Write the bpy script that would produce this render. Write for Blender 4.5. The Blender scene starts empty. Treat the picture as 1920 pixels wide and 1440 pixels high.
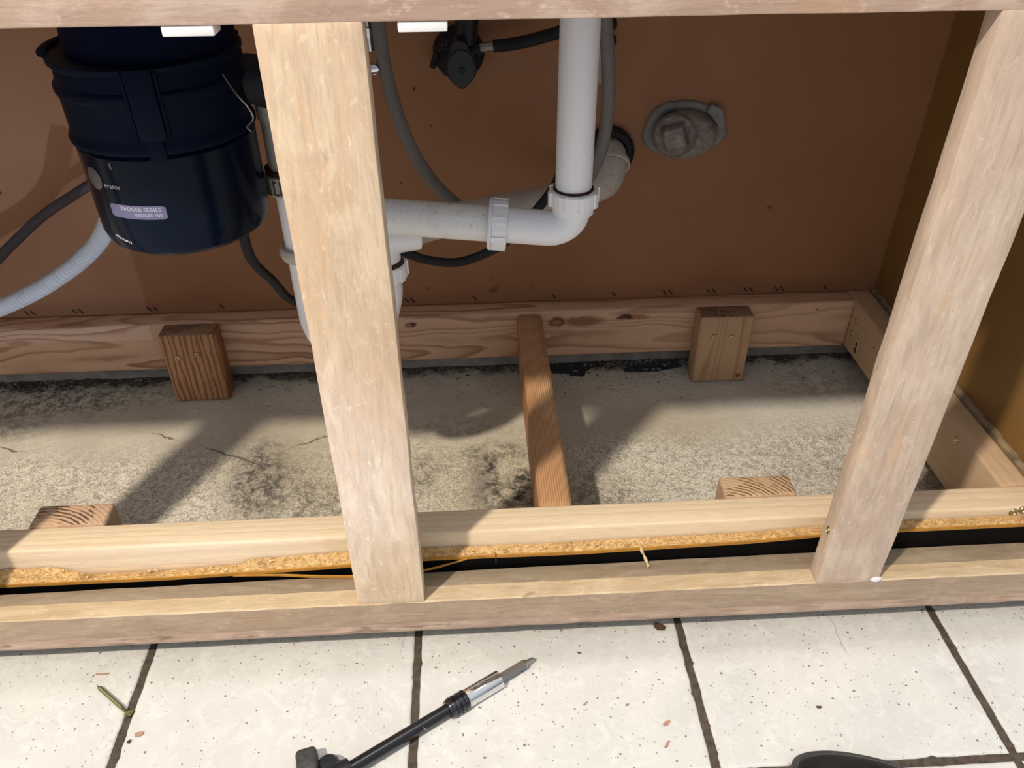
import bpy, bmesh, math, random
from mathutils import Vector, Matrix, noise
random.seed(7)
S = bpy.context.scene
COL = S.collection
PI = math.pi
# ------------------------------------------------------------------ camera
def make_camera():
    p, y, r = (math.radians(a) for a in (36.1619, 2.8523, -0.4345))
    fw = Vector((math.sin(y)*math.cos(p), math.cos(y)*math.cos(p), -math.sin(p)))
    rt = Vector((math.cos(y), -math.sin(y), 0)); up = rt.cross(fw)
    R = rt*math.cos(r)+up*math.sin(r); U = -rt*math.sin(r)+up*math.cos(r)
    cd = bpy.data.cameras.new('camera'); co = bpy.data.objects.new('camera', cd); COL.objects.link(co)
    m = Matrix((R, U, -fw)).transposed().to_4x4(); m.translation = Vector((-0.0178, -0.555, 0.8131))
    co.matrix_world = m
    cd.sensor_fit = 'HORIZONTAL'; cd.sensor_width = 36; cd.lens = 36*1510.07/1920
    cd.clip_start = .02; cd.clip_end = 30
    S.camera = co
make_camera()
# ------------------------------------------------------------------ light and exposure
S.view_settings.view_transform = 'Standard'; S.view_settings.look = 'None'
S.view_settings.gamma = 1; S.view_settings.use_curve_mapping = False
S.view_settings.exposure = 0.0
w = bpy.data.worlds.new('world'); S.world = w; w.use_nodes = True
_bg = w.node_tree.nodes['Background']; _tc = w.node_tree.nodes.new('ShaderNodeTexCoord'); _sx = w.node_tree.nodes.new('ShaderNodeSeparateXYZ'); _cr = w.node_tree.nodes.new('ShaderNodeValToRGB')
w.node_tree.links.new(_tc.outputs['Generated'], _sx.inputs[0]); w.node_tree.links.new(_sx.outputs['Z'], _cr.inputs[0]); w.node_tree.links.new(_cr.outputs[0], _bg.inputs[0])
_cr.color_ramp.elements[0].position = .05; _cr.color_ramp.elements[0].color = (.30, .325, .43, 1)      # dim room around, pale ceiling above
_cr.color_ramp.elements[1].position = .75; _cr.color_ramp.elements[1].color = (.93, .98, 1.0, 1)
_bg.inputs[1].default_value = 0.86
def area(name, loc, target, size, power, color, spread=180):
    l = bpy.data.lights.new(name, 'AREA'); l.shape = 'DISK'; l.size = size; l.energy = power; l.color = color
    l.spread = math.radians(spread)
    o = bpy.data.objects.new(name, l); COL.objects.link(o); o.location = loc
    o.rotation_euler = (Vector(target)-Vector(loc)).to_track_quat('-Z', 'Y').to_euler()
    return o
area('ceiling_can_light', (-1.35, -1.47, 3.05), (0, .1, 0), .14, 122, (1.0, .88, .72))
area('ceiling_light_over_sink', (.35, -.02, 2.6), (.35, -.02, 0), .05, 17, (.95, .95, 1.0))
area('low_work_light', (.35, -.72, .18), (-.80, .62, .36), .012, .22, (.42, .60, 1.0), 25)
# ------------------------------------------------------------------ mesh helpers
W = {}   # world position of every object
def obj(name, bm, mat, parent=None, smooth=False, sharp=35, loc=None):
    base = Vector(loc) if loc is not None else (W[parent.name] if parent else Vector((0, 0, 0)))
    if base.length > 0: bmesh.ops.translate(bm, verts=bm.verts, vec=-base)
    bmesh.ops.recalc_face_normals(bm, faces=bm.faces)
    me = bpy.data.meshes.new(name); bm.to_mesh(me); bm.free()
    for m in (mat if isinstance(mat, (list, tuple)) else [mat]): me.materials.append(m)
    if smooth:
        me.polygons.foreach_set('use_smooth', [True]*len(me.polygons))
        me.set_sharp_from_angle(angle=math.radians(sharp))
    o = bpy.data.objects.new(name, me); COL.objects.link(o)
    if parent: o.parent = parent
    else: o.location = base
    W[o.name] = base
    return o
def thing(name, label, cat, loc=(0, 0, 0), group=None):
    o = bpy.data.objects.new(name, None); COL.objects.link(o); o.location = loc; o.empty_display_size = .03
    o['label'] = label; o['category'] = cat
    if group: o['group'] = group
    W[o.name] = Vector(loc)
    return o
def tag(o, label, cat, group=None, kind=None):
    o['label'] = label; o['category'] = cat
    if group: o['group'] = group
    if kind: o['kind'] = kind
    return o
def struct(o): o['kind'] = 'structure'; return o
def B(): return bmesh.new()
def box(bm, lo, hi, bev=0, seg=2, cuts=(0, 0, 0), mi=0):
    lo, hi = Vector(lo), Vector(hi); c = (lo+hi)/2; s = hi-lo
    t = bmesh.new(); bmesh.ops.create_cube(t, size=1)
    for v in t.verts: v.co = Vector((v.co.x*s.x, v.co.y*s.y, v.co.z*s.z))+c
    if bev: bmesh.ops.bevel(t, geom=list(t.edges), offset=bev, segments=seg, affect='EDGES', profile=.5, clamp_overlap=True)
    for ax in range(3):
        n = cuts[ax]
        for k in range(1, n+1):
            p = Vector((0, 0, 0)); p[ax] = lo[ax]+s[ax]*k/(n+1)
            nn = Vector((0, 0, 0)); nn[ax] = 1
            bmesh.ops.bisect_plane(t, geom=list(t.verts)+list(t.edges)+list(t.faces), plane_co=p, plane_no=nn)
    for f in t.faces: f.material_index = mi
    me = bpy.data.meshes.new('tmp'); t.to_mesh(me); t.free(); bm.from_mesh(me); bpy.data.meshes.remove(me)
    return bm
def wobble(bm, amp, freq, seed=0, axes=(1, 1, 1)):
    for v in bm.verts:
        q = v.co*freq+Vector((seed*7.3, seed*3.1, seed*1.7)); n = noise.noise_vector(q)
        v.co += Vector((n.x*amp*axes[0], n.y*amp*axes[1], n.z*amp*axes[2]))
    return bm
def cat(pts, n):
    pts = [Vector(p) for p in pts]; out = []
    P = [2*pts[0]-pts[1]]+pts+[2*pts[-1]-pts[-2]]
    for i in range(1, len(P)-2):
        for k in range(n):
            t = k/n; a, b, c, d = P[i-1:i+3]
            out.append(.5*((2*b)+(c-a)*t+(2*a-5*b+4*c-d)*t*t+(3*b-3*c+d-a)*t**3))
    out.append(pts[-1]); return out
def tube(bm, pts, rad, seg=20, caps=True, flat=None, mi=0):
    """sweep a ring along pts; rad a number or function of 0..1; flat=(normal,ratio) squashes the ring"""
    n = len(pts); T = []
    for i in range(n):
        T.append((pts[min(i+1, n-1)]-pts[max(i-1, 0)]).normalized())
    ref = Vector((0, 0, 1)) if abs(T[0].z) < .9 else Vector((0, 1, 0))
    N = (ref-T[0]*ref.dot(T[0])).normalized(); rings = []
    for i in range(n):
        N = (N-T[i]*N.dot(T[i])).normalized(); Bv = T[i].cross(N)
        r = rad(i/(n-1)) if callable(rad) else rad
        ring = []
        for k in range(seg):
            a = 2*PI*k/seg; off = N*(math.cos(a)*r)+Bv*(math.sin(a)*r)
            if flat: f = Vector(flat[0]); off = off-f*(off.dot(f)*(1-flat[1]))
            ring.append(bm.verts.new(pts[i]+off))
        rings.append(ring)
    for i in range(n-1):
        for k in range(seg):
            f = bm.faces.new((rings[i][k], rings[i][(k+1) % seg], rings[i+1][(k+1) % seg], rings[i+1][k])); f.material_index = mi
    if caps:
        bm.faces.new(rings[0][::-1]).material_index = mi; bm.faces.new(rings[-1]).material_index = mi
    return bm
def lathe(bm, prof, origin, axis=(0, 0, 1), seg=48, mi=0, close=False):
    """prof: list of (radius, height along axis)"""
    ax = Vector(axis).normalized(); ref = Vector((1, 0, 0)) if abs(ax.x) < .9 else Vector((0, 1, 0))
    u = (ref-ax*ref.dot(ax)).normalized(); v = ax.cross(u); o = Vector(origin); rings = []
    for r, h in prof:
        if r < 1e-6: rings.append([bm.verts.new(o+ax*h)])
        else: rings.append([bm.verts.new(o+ax*h+u*(math.cos(2*PI*k/seg)*r)+v*(math.sin(2*PI*k/seg)*r)) for k in range(seg)])
    for a, b in zip(rings, rings[1:]+([rings[0]] if close else [])):
        for k in range(seg):
            k2 = (k+1) % seg
            if len(a) == 1 and len(b) == 1: continue
            if len(a) == 1: f = bm.faces.new((a[0], b[k2], b[k]))
            elif len(b) == 1: f = bm.faces.new((a[k], a[k2], b[0]))
            else: f = bm.faces.new((a[k], a[k2], b[k2], b[k]))
            f.material_index = mi
    return bm
def L(a, b, n=2): return [Vector(a).lerp(Vector(b), k/(n-1)) for k in range(n)]
# ------------------------------------------------------------------ material helpers
class NT:
    def __init__(s, name, rough=.6, spec=.4, metal=0):
        s.m = bpy.data.materials.new(name); s.m.use_nodes = True; s.t = s.m.node_tree; s.n = s.t.nodes; s.l = s.t.links
        s.b = s.n['Principled BSDF']; s.b.inputs['Roughness'].default_value = rough
        s.b.inputs['Specular IOR Level'].default_value = spec; s.b.inputs['Metallic'].default_value = metal
        s.co = s.n.new('ShaderNodeTexCoord').outputs['Object']
    def lk(s, a, b): s.l.new(a, b)
    def mp(s, scale=(1, 1, 1), loc=(0, 0, 0), rot=(0, 0, 0), src=None):
        n = s.n.new('ShaderNodeMapping'); n.inputs['Scale'].default_value = scale; n.inputs['Location'].default_value = loc; n.inputs['Rotation'].default_value = rot
        s.lk(src or s.co, n.inputs['Vector']); return n.outputs[0]
    def noise(s, vec, scale, detail=4, rough=.55, dist=0):
        n = s.n.new('ShaderNodeTexNoise'); n.inputs['Scale'].default_value = scale; n.inputs['Detail'].default_value = detail
        n.inputs['Roughness'].default_value = rough; n.inputs['Distortion'].default_value = dist; s.lk(vec, n.inputs['Vector']); return n.outputs['Fac']
    def voro(s, vec, scale, out='Distance', feature='F1', rnd=1):
        n = s.n.new('ShaderNodeTexVoronoi'); n.feature = feature; n.inputs['Scale'].default_value = scale; n.inputs['Randomness'].default_value = rnd
        s.lk(vec, n.inputs['Vector']); return n.outputs[out]
    def wave(s, vec, scale, dist=3, detail=2, dscale=1, axis='X', prof='SIN', typ='BANDS'):
        n = s.n.new('ShaderNodeTexWave'); n.wave_type = typ; n.wave_profile = prof
        if typ == 'BANDS': n.bands_direction = axis
        else: n.rings_direction = axis
        n.inputs['Scale'].default_value = scale; n.inputs['Distortion'].default_value = dist
        n.inputs['Detail'].default_value = detail; n.inputs['Detail Scale'].default_value = dscale; s.lk(vec, n.inputs['Vector']); return n.outputs['Fac']
    def ramp(s, fac, stops, interp='LINEAR'):
        n = s.n.new('ShaderNodeValToRGB'); e = n.color_ramp; e.interpolation = interp
        while len(e.elements) > 1: e.elements.remove(e.elements[-1])
        for i, (p, c) in enumerate(stops):
            if i == 0: el = e.elements[0]; el.position = p
            else: el = e.elements.new(p)
            el.color = (c, c, c, 1) if isinstance(c, (int, float)) else (*c, 1)
        s.lk(fac, n.inputs[0]); return n.outputs[0]
    def mix(s, fac, a, b, mode='MIX'):
        n = s.n.new('ShaderNodeMix'); n.data_type = 'RGBA'; n.blend_type = mode
        for v, i in ((fac, 0), (a, 6), (b, 7)):
            if isinstance(v, (int, float)): n.inputs[i].default_value = v if i == 0 else (v, v, v, 1)
            elif isinstance(v, tuple): n.inputs[i].default_value = (*v, 1)
            else: s.lk(v, n.inputs[i])
        return n.outputs[2]
    def math(s, op, a, b=0, c=0, clamp=False):
        n = s.n.new('ShaderNodeMath'); n.operation = op; n.use_clamp = clamp
        for i, v in enumerate((a, b, c)):
            if isinstance(v, (int, float)): n.inputs[i].default_value = v
            else: s.lk(v, n.inputs[i])
        return n.outputs[0]
    def blob(s, c, r, soft=1.0, warp=None):
        """1 inside an ellipsoid at c with radii r, 0 outside"""
        v = s.mp(scale=tuple(1/q for q in r), loc=tuple(-c[i]/r[i] for i in range(3)), src=warp)
        n = s.n.new('ShaderNodeVectorMath'); n.operation = 'LENGTH'; s.lk(v, n.inputs[0])
        return s.math('MULTIPLY_ADD', n.outputs['Value'], -1/soft, 1+1/soft-.5/soft, clamp=True)
    def warp(s, amt, scale):
        n = s.n.new('ShaderNodeTexNoise'); n.inputs['Scale'].default_value = scale; n.inputs['Detail'].default_value = 3; s.lk(s.co, n.inputs['Vector'])
        a = s.n.new('ShaderNodeVectorMath'); a.operation = 'SUBTRACT'; s.lk(n.outputs['Color'], a.inputs[0]); a.inputs[1].default_value = (.5, .5, .5)
        b = s.n.new('ShaderNodeVectorMath'); b.operation = 'SCALE'; s.lk(a.outputs[0], b.inputs[0]); b.inputs['Scale'].default_value = amt
        c = s.n.new('ShaderNodeVectorMath'); c.operation = 'ADD'; s.lk(s.co, c.inputs[0]); s.lk(b.outputs[0], c.inputs[1]); return c.outputs[0]
    def color(s, c):
        if isinstance(c, tuple): s.b.inputs['Base Color'].default_value = (*c, 1)
        else: s.lk(c, s.b.inputs['Base Color'])
        return s
    def bump(s, h, dist=.001, strength=.6):
        n = s.n.new('ShaderNodeBump'); n.inputs['Distance'].default_value = dist; n.inputs['Strength'].default_value = strength
        s.lk(h, n.inputs['Height']); s.lk(n.outputs[0], s.b.inputs['Normal']); return s
def plain(name, c, rough=.5, spec=.4, metal=0, var=.0, vs=40):
    m = NT(name, rough, spec, metal)
    if var:
        f = m.noise(m.co, vs, 5); d = tuple(q*(1-var) for q in c); m.color(m.mix(m.ramp(f, [(.3, 0.), (.7, 1.)]), d, c)); m.bump(f, .0004, .3)
    else: m.color(c)
    return m.m
AX = {'x': (1, 9, 9), 'y': (9, 1, 9), 'z': (9, 9, 1)}
def fir(name, axis, light, dark, seed=0, rings=9, contrast=.8, spots=(), off=0.0, warpy=.006, run=.09, fs=.35):
    """softwood: growth-ring bands running along axis, with optional knots"""
    m = NT(name, .62, .3)
    wv = m.warp(warpy, 9)
    sc = {'x': (run, 1, 1), 'y': (1, run, 1), 'z': (1, 1, run)}[axis]
    v = m.mp(scale=sc, loc=(seed*1.3, seed*.7+off, seed*.37+off), src=wv)
    field = m.noise(v, 9, 2, .4)                      # smooth field whose level sets are the rings
    f = m.math('MULTIPLY', field, rings*6)
    n = m.n.new('ShaderNodeMath'); n.operation = 'FRACT'; m.lk(f, n.inputs[0]); fr = n.outputs[0]
    band = m.ramp(fr, [(0, 0.), (.55, .25), (.86, 1.), (.97, .5), (1., 0.)])
    fine = m.noise(m.mp(scale=tuple(q*.9 for q in AX[axis])), 55, 4, .6)
    big = m.noise(m.mp(scale=sc, loc=(3+seed, 1, 2)), 14, 3)
    fac = m.math('MULTIPLY', band, m.math('MULTIPLY', m.ramp(big, [(.35, .45), (.6, 1.)]), contrast))
    c = m.mix(fac, light, dark)
    c = m.mix(m.math('MULTIPLY', m.ramp(fine, [(.35, 0.), (.75, 1.)]), fs), c, tuple(q*.72 for q in light), 'MIX')
    for cc, rr, col, amt in spots:
        b = m.blob(cc, rr, .35, m.warp(.010, 70)); c = m.mix(m.math('MULTIPLY', b, amt), c, col)
    m.color(c); m.bump(m.math('ADD', fine, m.math('MULTIPLY', band, .4)), .0006, .4)
    return m.m
def stripes(name, light, dark, across, period, axis, seed=0, amt=.75, dist=.6, wp=.0022):
    """quarter-sawn softwood: fine parallel ring lines"""
    m = NT(name, .6, .3); wv = m.warp(wp, 18)
    f = m.wave(m.mp(scale={'y': (1, .15, 1), 'x': (.15, 1, 1), 'z': (1, 1, .15)}[axis], src=wv), .314/period, dist, 2, 3, across, 'SIN')
    fine = m.noise(m.mp(scale=AX[axis]), 45, 4, .6); big = m.noise(m.mp(scale={'y': (1, .2, 1), 'x': (.2, 1, 1), 'z': (1, 1, .2)}[axis], loc=(seed, 0, 0)), 22, 3)
    c = m.mix(m.ramp(big, [(.38, 0.), (.62, 1.)]), light, tuple(a*.45+b*.55 for a, b in zip(light, dark)))
    c = m.mix(m.math('MULTIPLY', m.ramp(f, [(.45, 0.), (.85, 1.)]), amt), c, dark)
    c = m.mix(m.math('MULTIPLY', fine, .3), c, tuple(q*.7 for q in light)); m.color(c); m.bump(f, .0005, .3); return m.m
def endgrain(name, light, dark, centre, scale=120, dist=2):
    m = NT(name, .75, .2)
    v = m.mp(loc=tuple(-q for q in centre))
    f = m.wave(v, scale, dist, 3, 2.0, 'Z', 'SAW', 'RINGS')
    n = m.noise(m.co, 26, 3)
    dk = m.math('MULTIPLY', m.ramp(f, [(.0, 0.), (.45, .15), (.72, 1.), (1, .8)]), m.ramp(n, [(.44, .30), (.50, .95), (.6, 1.)]))
    m.color(m.mix(dk, light, dark)); m.bump(m.noise(m.co, 900, 2), .0006, .5)
    return m.m
def oldoak(name, axis, light, dark, pale, seed=0):
    """sanded old hardwood with blotchy remains of finish"""
    m = NT(name, .55, .32)
    sc = {'x': (.12, 1, 1), 'y': (1, .12, 1), 'z': (1, 1, .12)}[axis]
    sl = (seed*2.1, seed*1.1, seed*.6)
    g = m.noise(m.mp(scale=sc, loc=sl), 180, 5, .65, .6)
    blot = m.noise(m.mp(scale=tuple(q**.45 for q in sc), loc=sl), 26, 6, .68, .9)
    big = m.noise(m.mp(scale=tuple(q**.5 for q in sc), loc=sl), 5, 3)
    flake = m.noise(m.mp(scale=tuple(q**.3 for q in sc), loc=sl), 120, 4, .7, 1.2)
    c = m.mix(m.ramp(big, [(.38, 0.), (.62, 1.)]), light, dark)
    c = m.mix(m.math('MULTIPLY', m.ramp(blot, [(.47, 0.), (.60, 1.)]), .62), c, pale)
    warm = m.noise(m.mp(scale=tuple(q**.5 for q in sc), loc=(seed+9, 3, 2)), 16, 5, .7, .8); c = m.mix(m.math('MULTIPLY', m.ramp(warm, [(.56, 0.), (.66, 1.)]), .5), c, (light[0]*1.05, light[1]*.86, light[2]*.62))
    c = m.mix(m.math('MULTIPLY', m.ramp(flake, [(.58, 0.), (.66, 1.)]), .55), c, tuple(min(1, q*1.12) for q in pale))
    c = m.mix(m.math('MULTIPLY', m.ramp(g, [(.46, 0.), (.74, 1.)]), .55), c, tuple(q*.62 for q in dark))
    dk = m.noise(m.mp(scale=tuple(q**.6 for q in sc), loc=(seed+4, 1, 1)), 60, 3)
    c = m.mix(m.math('MULTIPLY', m.ramp(dk, [(.60, 0.), (.66, 1.)] if seed == 7 else [(.68, 0.), (.73, 1.)]), .6), c, tuple(q*.45 for q in dark))
    m.color(c); m.bump(m.math('ADD', g, blot), .0009, .45)
    return m.m
# ------------------------------------------------------------------ materials
WL, WD, WP = (.69, .52, .37), (.56, .41, .30), (.78, .65, .50)
M = {}
M['rail_top'] = oldoak('old_wood_top_rail', 'x', (.56, .41, .325), (.49, .345, .27), (.70, .56, .465), 1)
M['stile1'] = oldoak('old_wood_stile', 'z', WL, (.63, .47, .33), (.79, .65, .48), 2)
M['stile2'] = oldoak('old_wood_stile_right', 'z', (.60, .47, .37), (.55, .42, .33), (.70, .57, .46), 5)
M['rail_bot'] = oldoak('old_wood_bottom_rail', 'x', (.46, .345, .25), (.40, .295, .21), (.53, .41, .30), 3)
M['rail_low'] = oldoak('old_wood_lower_lip', 'x', (.50, .36, .28), (.36, .25, .185), (.60, .45, .35), 7)
M['rail_raw'] = oldoak('raw_planed_strip', 'x', (.66, .51, .34), (.56, .42, .26), (.74, .60, .42), 6)
M['rail_back'] = oldoak('old_wood_backing', 'x', (.33, .26, .18), (.28, .215, .15), (.39, .31, .225), 4)
FL, FD = (.72, .49, .30), (.42, .19, .09)
M['front_board'] = fir('new_fir_front', 'x', (.84, .68, .48), (.68, .50, .32), 2, 5, .6, run=.012, warpy=.001, fs=.55)
K1 = (.07, .025, .015); K2 = (.26, .105, .05)
M['back_cleat'] = fir('new_fir_back', 'x', (.72, .48, .33), (.30, .13, .065), 4, 4, 1., warpy=.02, spots=[
    ((.158, .581, .1055), (.050, .05, .0135), K2, .85), ((.114, .581, .1060), (.0175, .05, .0135), K1, .95), ((.113, .581, .1055), (.0125, .05, .0092), (.36, .18, .11), .95),
    ((.245, .581, .1105), (.034, .05, .0085), K2, .7), ((.228, .581, .111), (.020, .05, .0075), K1, .95), ((-.128, .581, .110), (.0135, .05, .0068), K1, .95), ((-.132, .581, .110), (.0075, .05, .0040), (.4, .22, .14), .9),
    ((.553, .581, .1125), (.003, .03, .002), K1, 1), ((-.76, .581, .100), (.03, .03, .008), K2, .5)])
M['side_cleat'] = fir('new_fir_side', 'y', (.62, .44, .28), (.48, .29, .17), 6, 5, .55, spots=[((.616, .489, .094), (.03, .004, .003), K1, .9)])
M['stud'] = stripes('new_fir_stud', (.74, .48, .27), (.36, .15, .06), 'X', .0031, 'y', 1, .8)
M['blockL'] = stripes('block_fir_red', (.56, .32, .17), (.23, .08, .035), 'X', .0090, 'z', 9, .85, 4.0, .008)
M['blockR'] = fir('block_fir_pale', 'z', (.56, .38, .235), (.36, .18, .09), 12, 4, .9, spots=[((.424, .543, .010), (.006, .03, .005), K1, .95), ((.424, .543, .010), (.0035, .03, .003), K2, .9)])
M['blockF'] = fir('block_fir_front', 'z', (.55, .38, .25), (.36, .20, .11), 14, 5, .7)
EL, ED = (.64, .43, .28), (.06, .025, .018)
M['endL'] = endgrain('end_grain_left', (.38, .24, .16), ED, (-.50, .60, .11), 95, 5)
M['endR'] = endgrain('end_grain_right', (.36, .23, .15), (.12, .05, .03), (.42, .62, .10), 60, 4)
M['endFL'] = endgrain('end_grain_front_left', EL, ED, (-.54, .08, .126), 62, 3)
M['endFR'] = endgrain('end_grain_front_right', (.66, .46, .28), (.16, .08, .045), (.27, .09, .126), 62, 3)
def m_tile():
    m = NT('glazed_tile', .42, .4)
    a = m.noise(m.co, 9, 5, .6); b = m.noise(m.co, 42, 6, .7, 1.5)
    c = m.mix(m.ramp(a, [(.35, 0.), (.65, 1.)]), (.57, .565, .545), (.64, .635, .61))
    c = m.mix(m.math('MULTIPLY', m.ramp(b, [(.50, 0.), (.64, 1.)]), .55), c, (.72, .715, .695))
    ye = m.noise(m.mp(loc=(3, 1, 0)), 16, 5, .7, 2); c = m.mix(m.math('MULTIPLY', m.ramp(ye, [(.62, 0.), (.72, 1.)]), .35), c, (.67, .65, .55))
    # dirt specks, denser in patches and along the cabinet
    dens = m.noise(m.co, 5, 3, .6)
    sep = m.n.new('ShaderNodeSeparateXYZ'); m.lk(m.co, sep.inputs[0])
    near = m.ramp(sep.outputs['Y'], [(0., 0.), (.045, .45), (.068, 1.)])
    d = m.math('ADD', m.math('MULTIPLY', dens, .22), m.math('MULTIPLY', near, .12))
    for sc in (260, 430):
        vo = m.voro(m.warp(.004, 300), sc); id_ = m.voro(m.warp(.004, 300), sc, 'Color')
        sp = m.n.new('ShaderNodeSeparateColor'); m.lk(id_, sp.inputs[0])
        rare = m.math('LESS_THAN', sp.outputs[0], m.math('ADD', d, -.005))
        dot = m.math('MULTIPLY', m.math('LESS_THAN', vo, m.math('MULTIPLY', m.math('POWER', sp.outputs[1], 2.0), .42)), rare)
        c = m.mix(m.math('MULTIPLY', dot, .8), c, (.10, .075, .055))
    gr = m.noise(m.mp(scale=(1, 2, 1)), 70, 6, .8)
    c = m.mix(m.math('MULTIPLY', m.math('MULTIPLY', near, m.ramp(gr, [(.48, 0.), (.6, 1.)])), .45), c, (.35, .31, .26))
    # hairline cracks
    for (x, y, an, ln) in ((.40, .03, .1, .05), (-.12, .05, -.4, .03), (.19, .06, .2, .03)):
        k = m.blob((x, y, 0), (.0012, ln, .1), .4, m.warp(.02, 30)); c = m.mix(m.math('MULTIPLY', k, .45), c, (.25, .22, .18))
    m.color(c); m.bump(m.math('ADD', b, m.math('MULTIPLY', a, .5)), .0008, .35)
    return m.m
M['tile'] = m_tile()
def m_grout():
    m = NT('dark_grout', .85, .2); a = m.noise(m.co, 120, 5, .7)
    c = m.mix(m.ramp(a, [(.35, 0.), (.7, 1.)]), (.052, .040, .030), (.11, .088, .068))
    sp = m.noise(m.co, 420, 2); c = m.mix(m.math('MULTIPLY', m.ramp(sp, [(.72, 0.), (.76, 1.)]), .8), c, (.45, .40, .33))
    m.color(c); m.bump(a, .0008, .6); return m.m
M['grout'] = m_grout()
def m_slab():
    m = NT('old_patched_subfloor', .9, .18)
    w1 = m.warp(.03, 14)
    a = m.noise(m.co, 6, 5, .6); b = m.noise(w1, 85, 7, .75, 1.2); c2 = m.noise(m.co, 210, 3, .7, 1.8)
    c = m.mix(m.ramp(a, [(.35, 0.), (.65, 1.)]), (.56, .515, .43), (.70, .655, .56))
    # right part is greyer and chalkier, left more sandy
    sep = m.n.new('ShaderNodeSeparateXYZ'); m.lk(m.co, sep.inputs[0])
    right = m.ramp(m.math('ADD', sep.outputs['X'], m.math('MULTIPLY', a, .2)), [(.15, 0.), (.45, 1.)])
    c = m.mix(m.math('MULTIPLY', right, .7), c, (.70, .69, .65))
    # smooth skim coat near the back, bare gritty surface to the front
    front = m.ramp(m.math('ADD', sep.outputs['Y'], m.math('MULTIPLY', a, -.12)), [(.32, 1.), (.40, 0.)])
    grit = m.ramp(b, [(.44, 0.), (.56, 1.)])
    c = m.mix(m.math('MULTIPLY', m.math('MULTIPLY', grit, .8), front), c, (.30, .27, .225))
    fl = m.ramp(c2, [(.515, 0.), (.545, 1.)])
    c = m.mix(m.math('MULTIPLY', m.math('MULTIPLY', fl, .8), front), c, (.92, .88, .77))
    fl2 = m.ramp(m.noise(m.co, 120, 4, .7, 2), [(.60, 0.), (.68, 1.)])
    c = m.mix(m.math('MULTIPLY', fl2, .35), c, (.25, .22, .18))
    # yellowed patches
    for cc, rr in (((-.26, .38, 0), (.14, .10, 1)), ((.02, .33, 0), (.12, .10, 1)), ((.30, .44, 0), (.10, .05, 1))):
        c = m.mix(m.math('MULTIPLY', m.blob(cc, rr, 1.0, w1), .35), c, (.40, .33, .17))
    # mould and damp marks
    mo = m.ramp(m.noise(w1, 60, 8, .85), [(.46, 0.), (.56, 1.)])
    for cc, rr, am in (((-.355, .35, 0), (.035, .085, 1), .95), ((-.31, .33, 0), (.04, .04, 1), .6), ((-.008, .335, 0), (.012, .055, 1), 1.), ((.0, .385, 0), (.05, .02, 1), .8),
                       ((.02, .29, 0), (.05, .03, 1), .9), ((.04, .31, 0), (.02, .04, 1), .95), ((-.105, .34, 0), (.02, .04, 1), .7), ((.14, .27, 0), (.06, .06, 1), .5), ((-.24, .28, 0), (.10, .045, 1), .65),
                       ((-.06, .45, 0), (.10, .03, 1), .3), ((-.70, .56, 0), (.14, .04, 1), .75), ((-.78, .50, 0), (.06, .05, 1), .5), ((.56, .53, 0), (.10, .04, 1), .35), ((.55, .30, 0), (.12, .10, 1), .35)):
        c = m.mix(m.math('MULTIPLY', m.math('MULTIPLY', m.blob(cc, rr, .9, m.warp(.02, 40)), mo), am), c, (.045, .042, .038))
    sm = m.blob((-.02, .32, 0), (.022, .07, 1), .9, w1); c = m.mix(m.math('MULTIPLY', sm, .45), c, (.13, .125, .115))
    sm = m.blob((-.35, .35, 0), (.05, .09, 1), 1, w1); c = m.mix(m.math('MULTIPLY', sm, .35), c, (.15, .14, .125))
    # black crumbs strewn along the back and a crack
    bk = m.ramp(m.math('ADD', sep.outputs['Y'], m.math('MULTIPLY', a, .10)), [(.46, .0), (.62, 1.)])
    cr = m.ramp(m.noise(m.mp(scale=(.6, 1.4, 1)), 130, 6, .8, 1.5), [(.575, 0.), (.61, 1.)])
    c = m.mix(m.math('MULTIPLY', m.math('MULTIPLY', cr, bk), .9), c, (.05, .045, .04))
    dirt = m.ramp(m.math('ADD', sep.outputs['Y'], m.math('MULTIPLY', m.noise(w1, 18, 5), .10)), [(.642, 0.), (.660, 1.)])
    c = m.mix(m.math('MULTIPLY', m.math('MULTIPLY', dirt, .9), m.ramp(b, [(.40, .55), (.5, 1.)])), c, (.040, .038, .036))
    for (x, y, rx, ry, rot) in ((-.40, .40, .075, .0028, -.45), (-.28, .43, .06, .0018, .42), (-.75, .437, .035, .0028, -.3), (-.52, .455, .03, .0018, -.4)):
        k = m.n.new('ShaderNodeVectorRotate'); m.lk(m.warp(.02, 45), k.inputs['Vector']); k.inputs['Center'].default_value = (x, y, 0); k.inputs['Angle'].default_value = -rot
        c = m.mix(m.math('MULTIPLY', m.blob((x, y, 0), (rx, ry, 1), .5, k.outputs[0]), .8), c, (.10, .09, .08))
    m.color(c); m.bump(m.math('ADD', b, m.math('MULTIPLY', c2, .7)), .0022, .55)
    return m.m
M['slab'] = m_slab()
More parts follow.
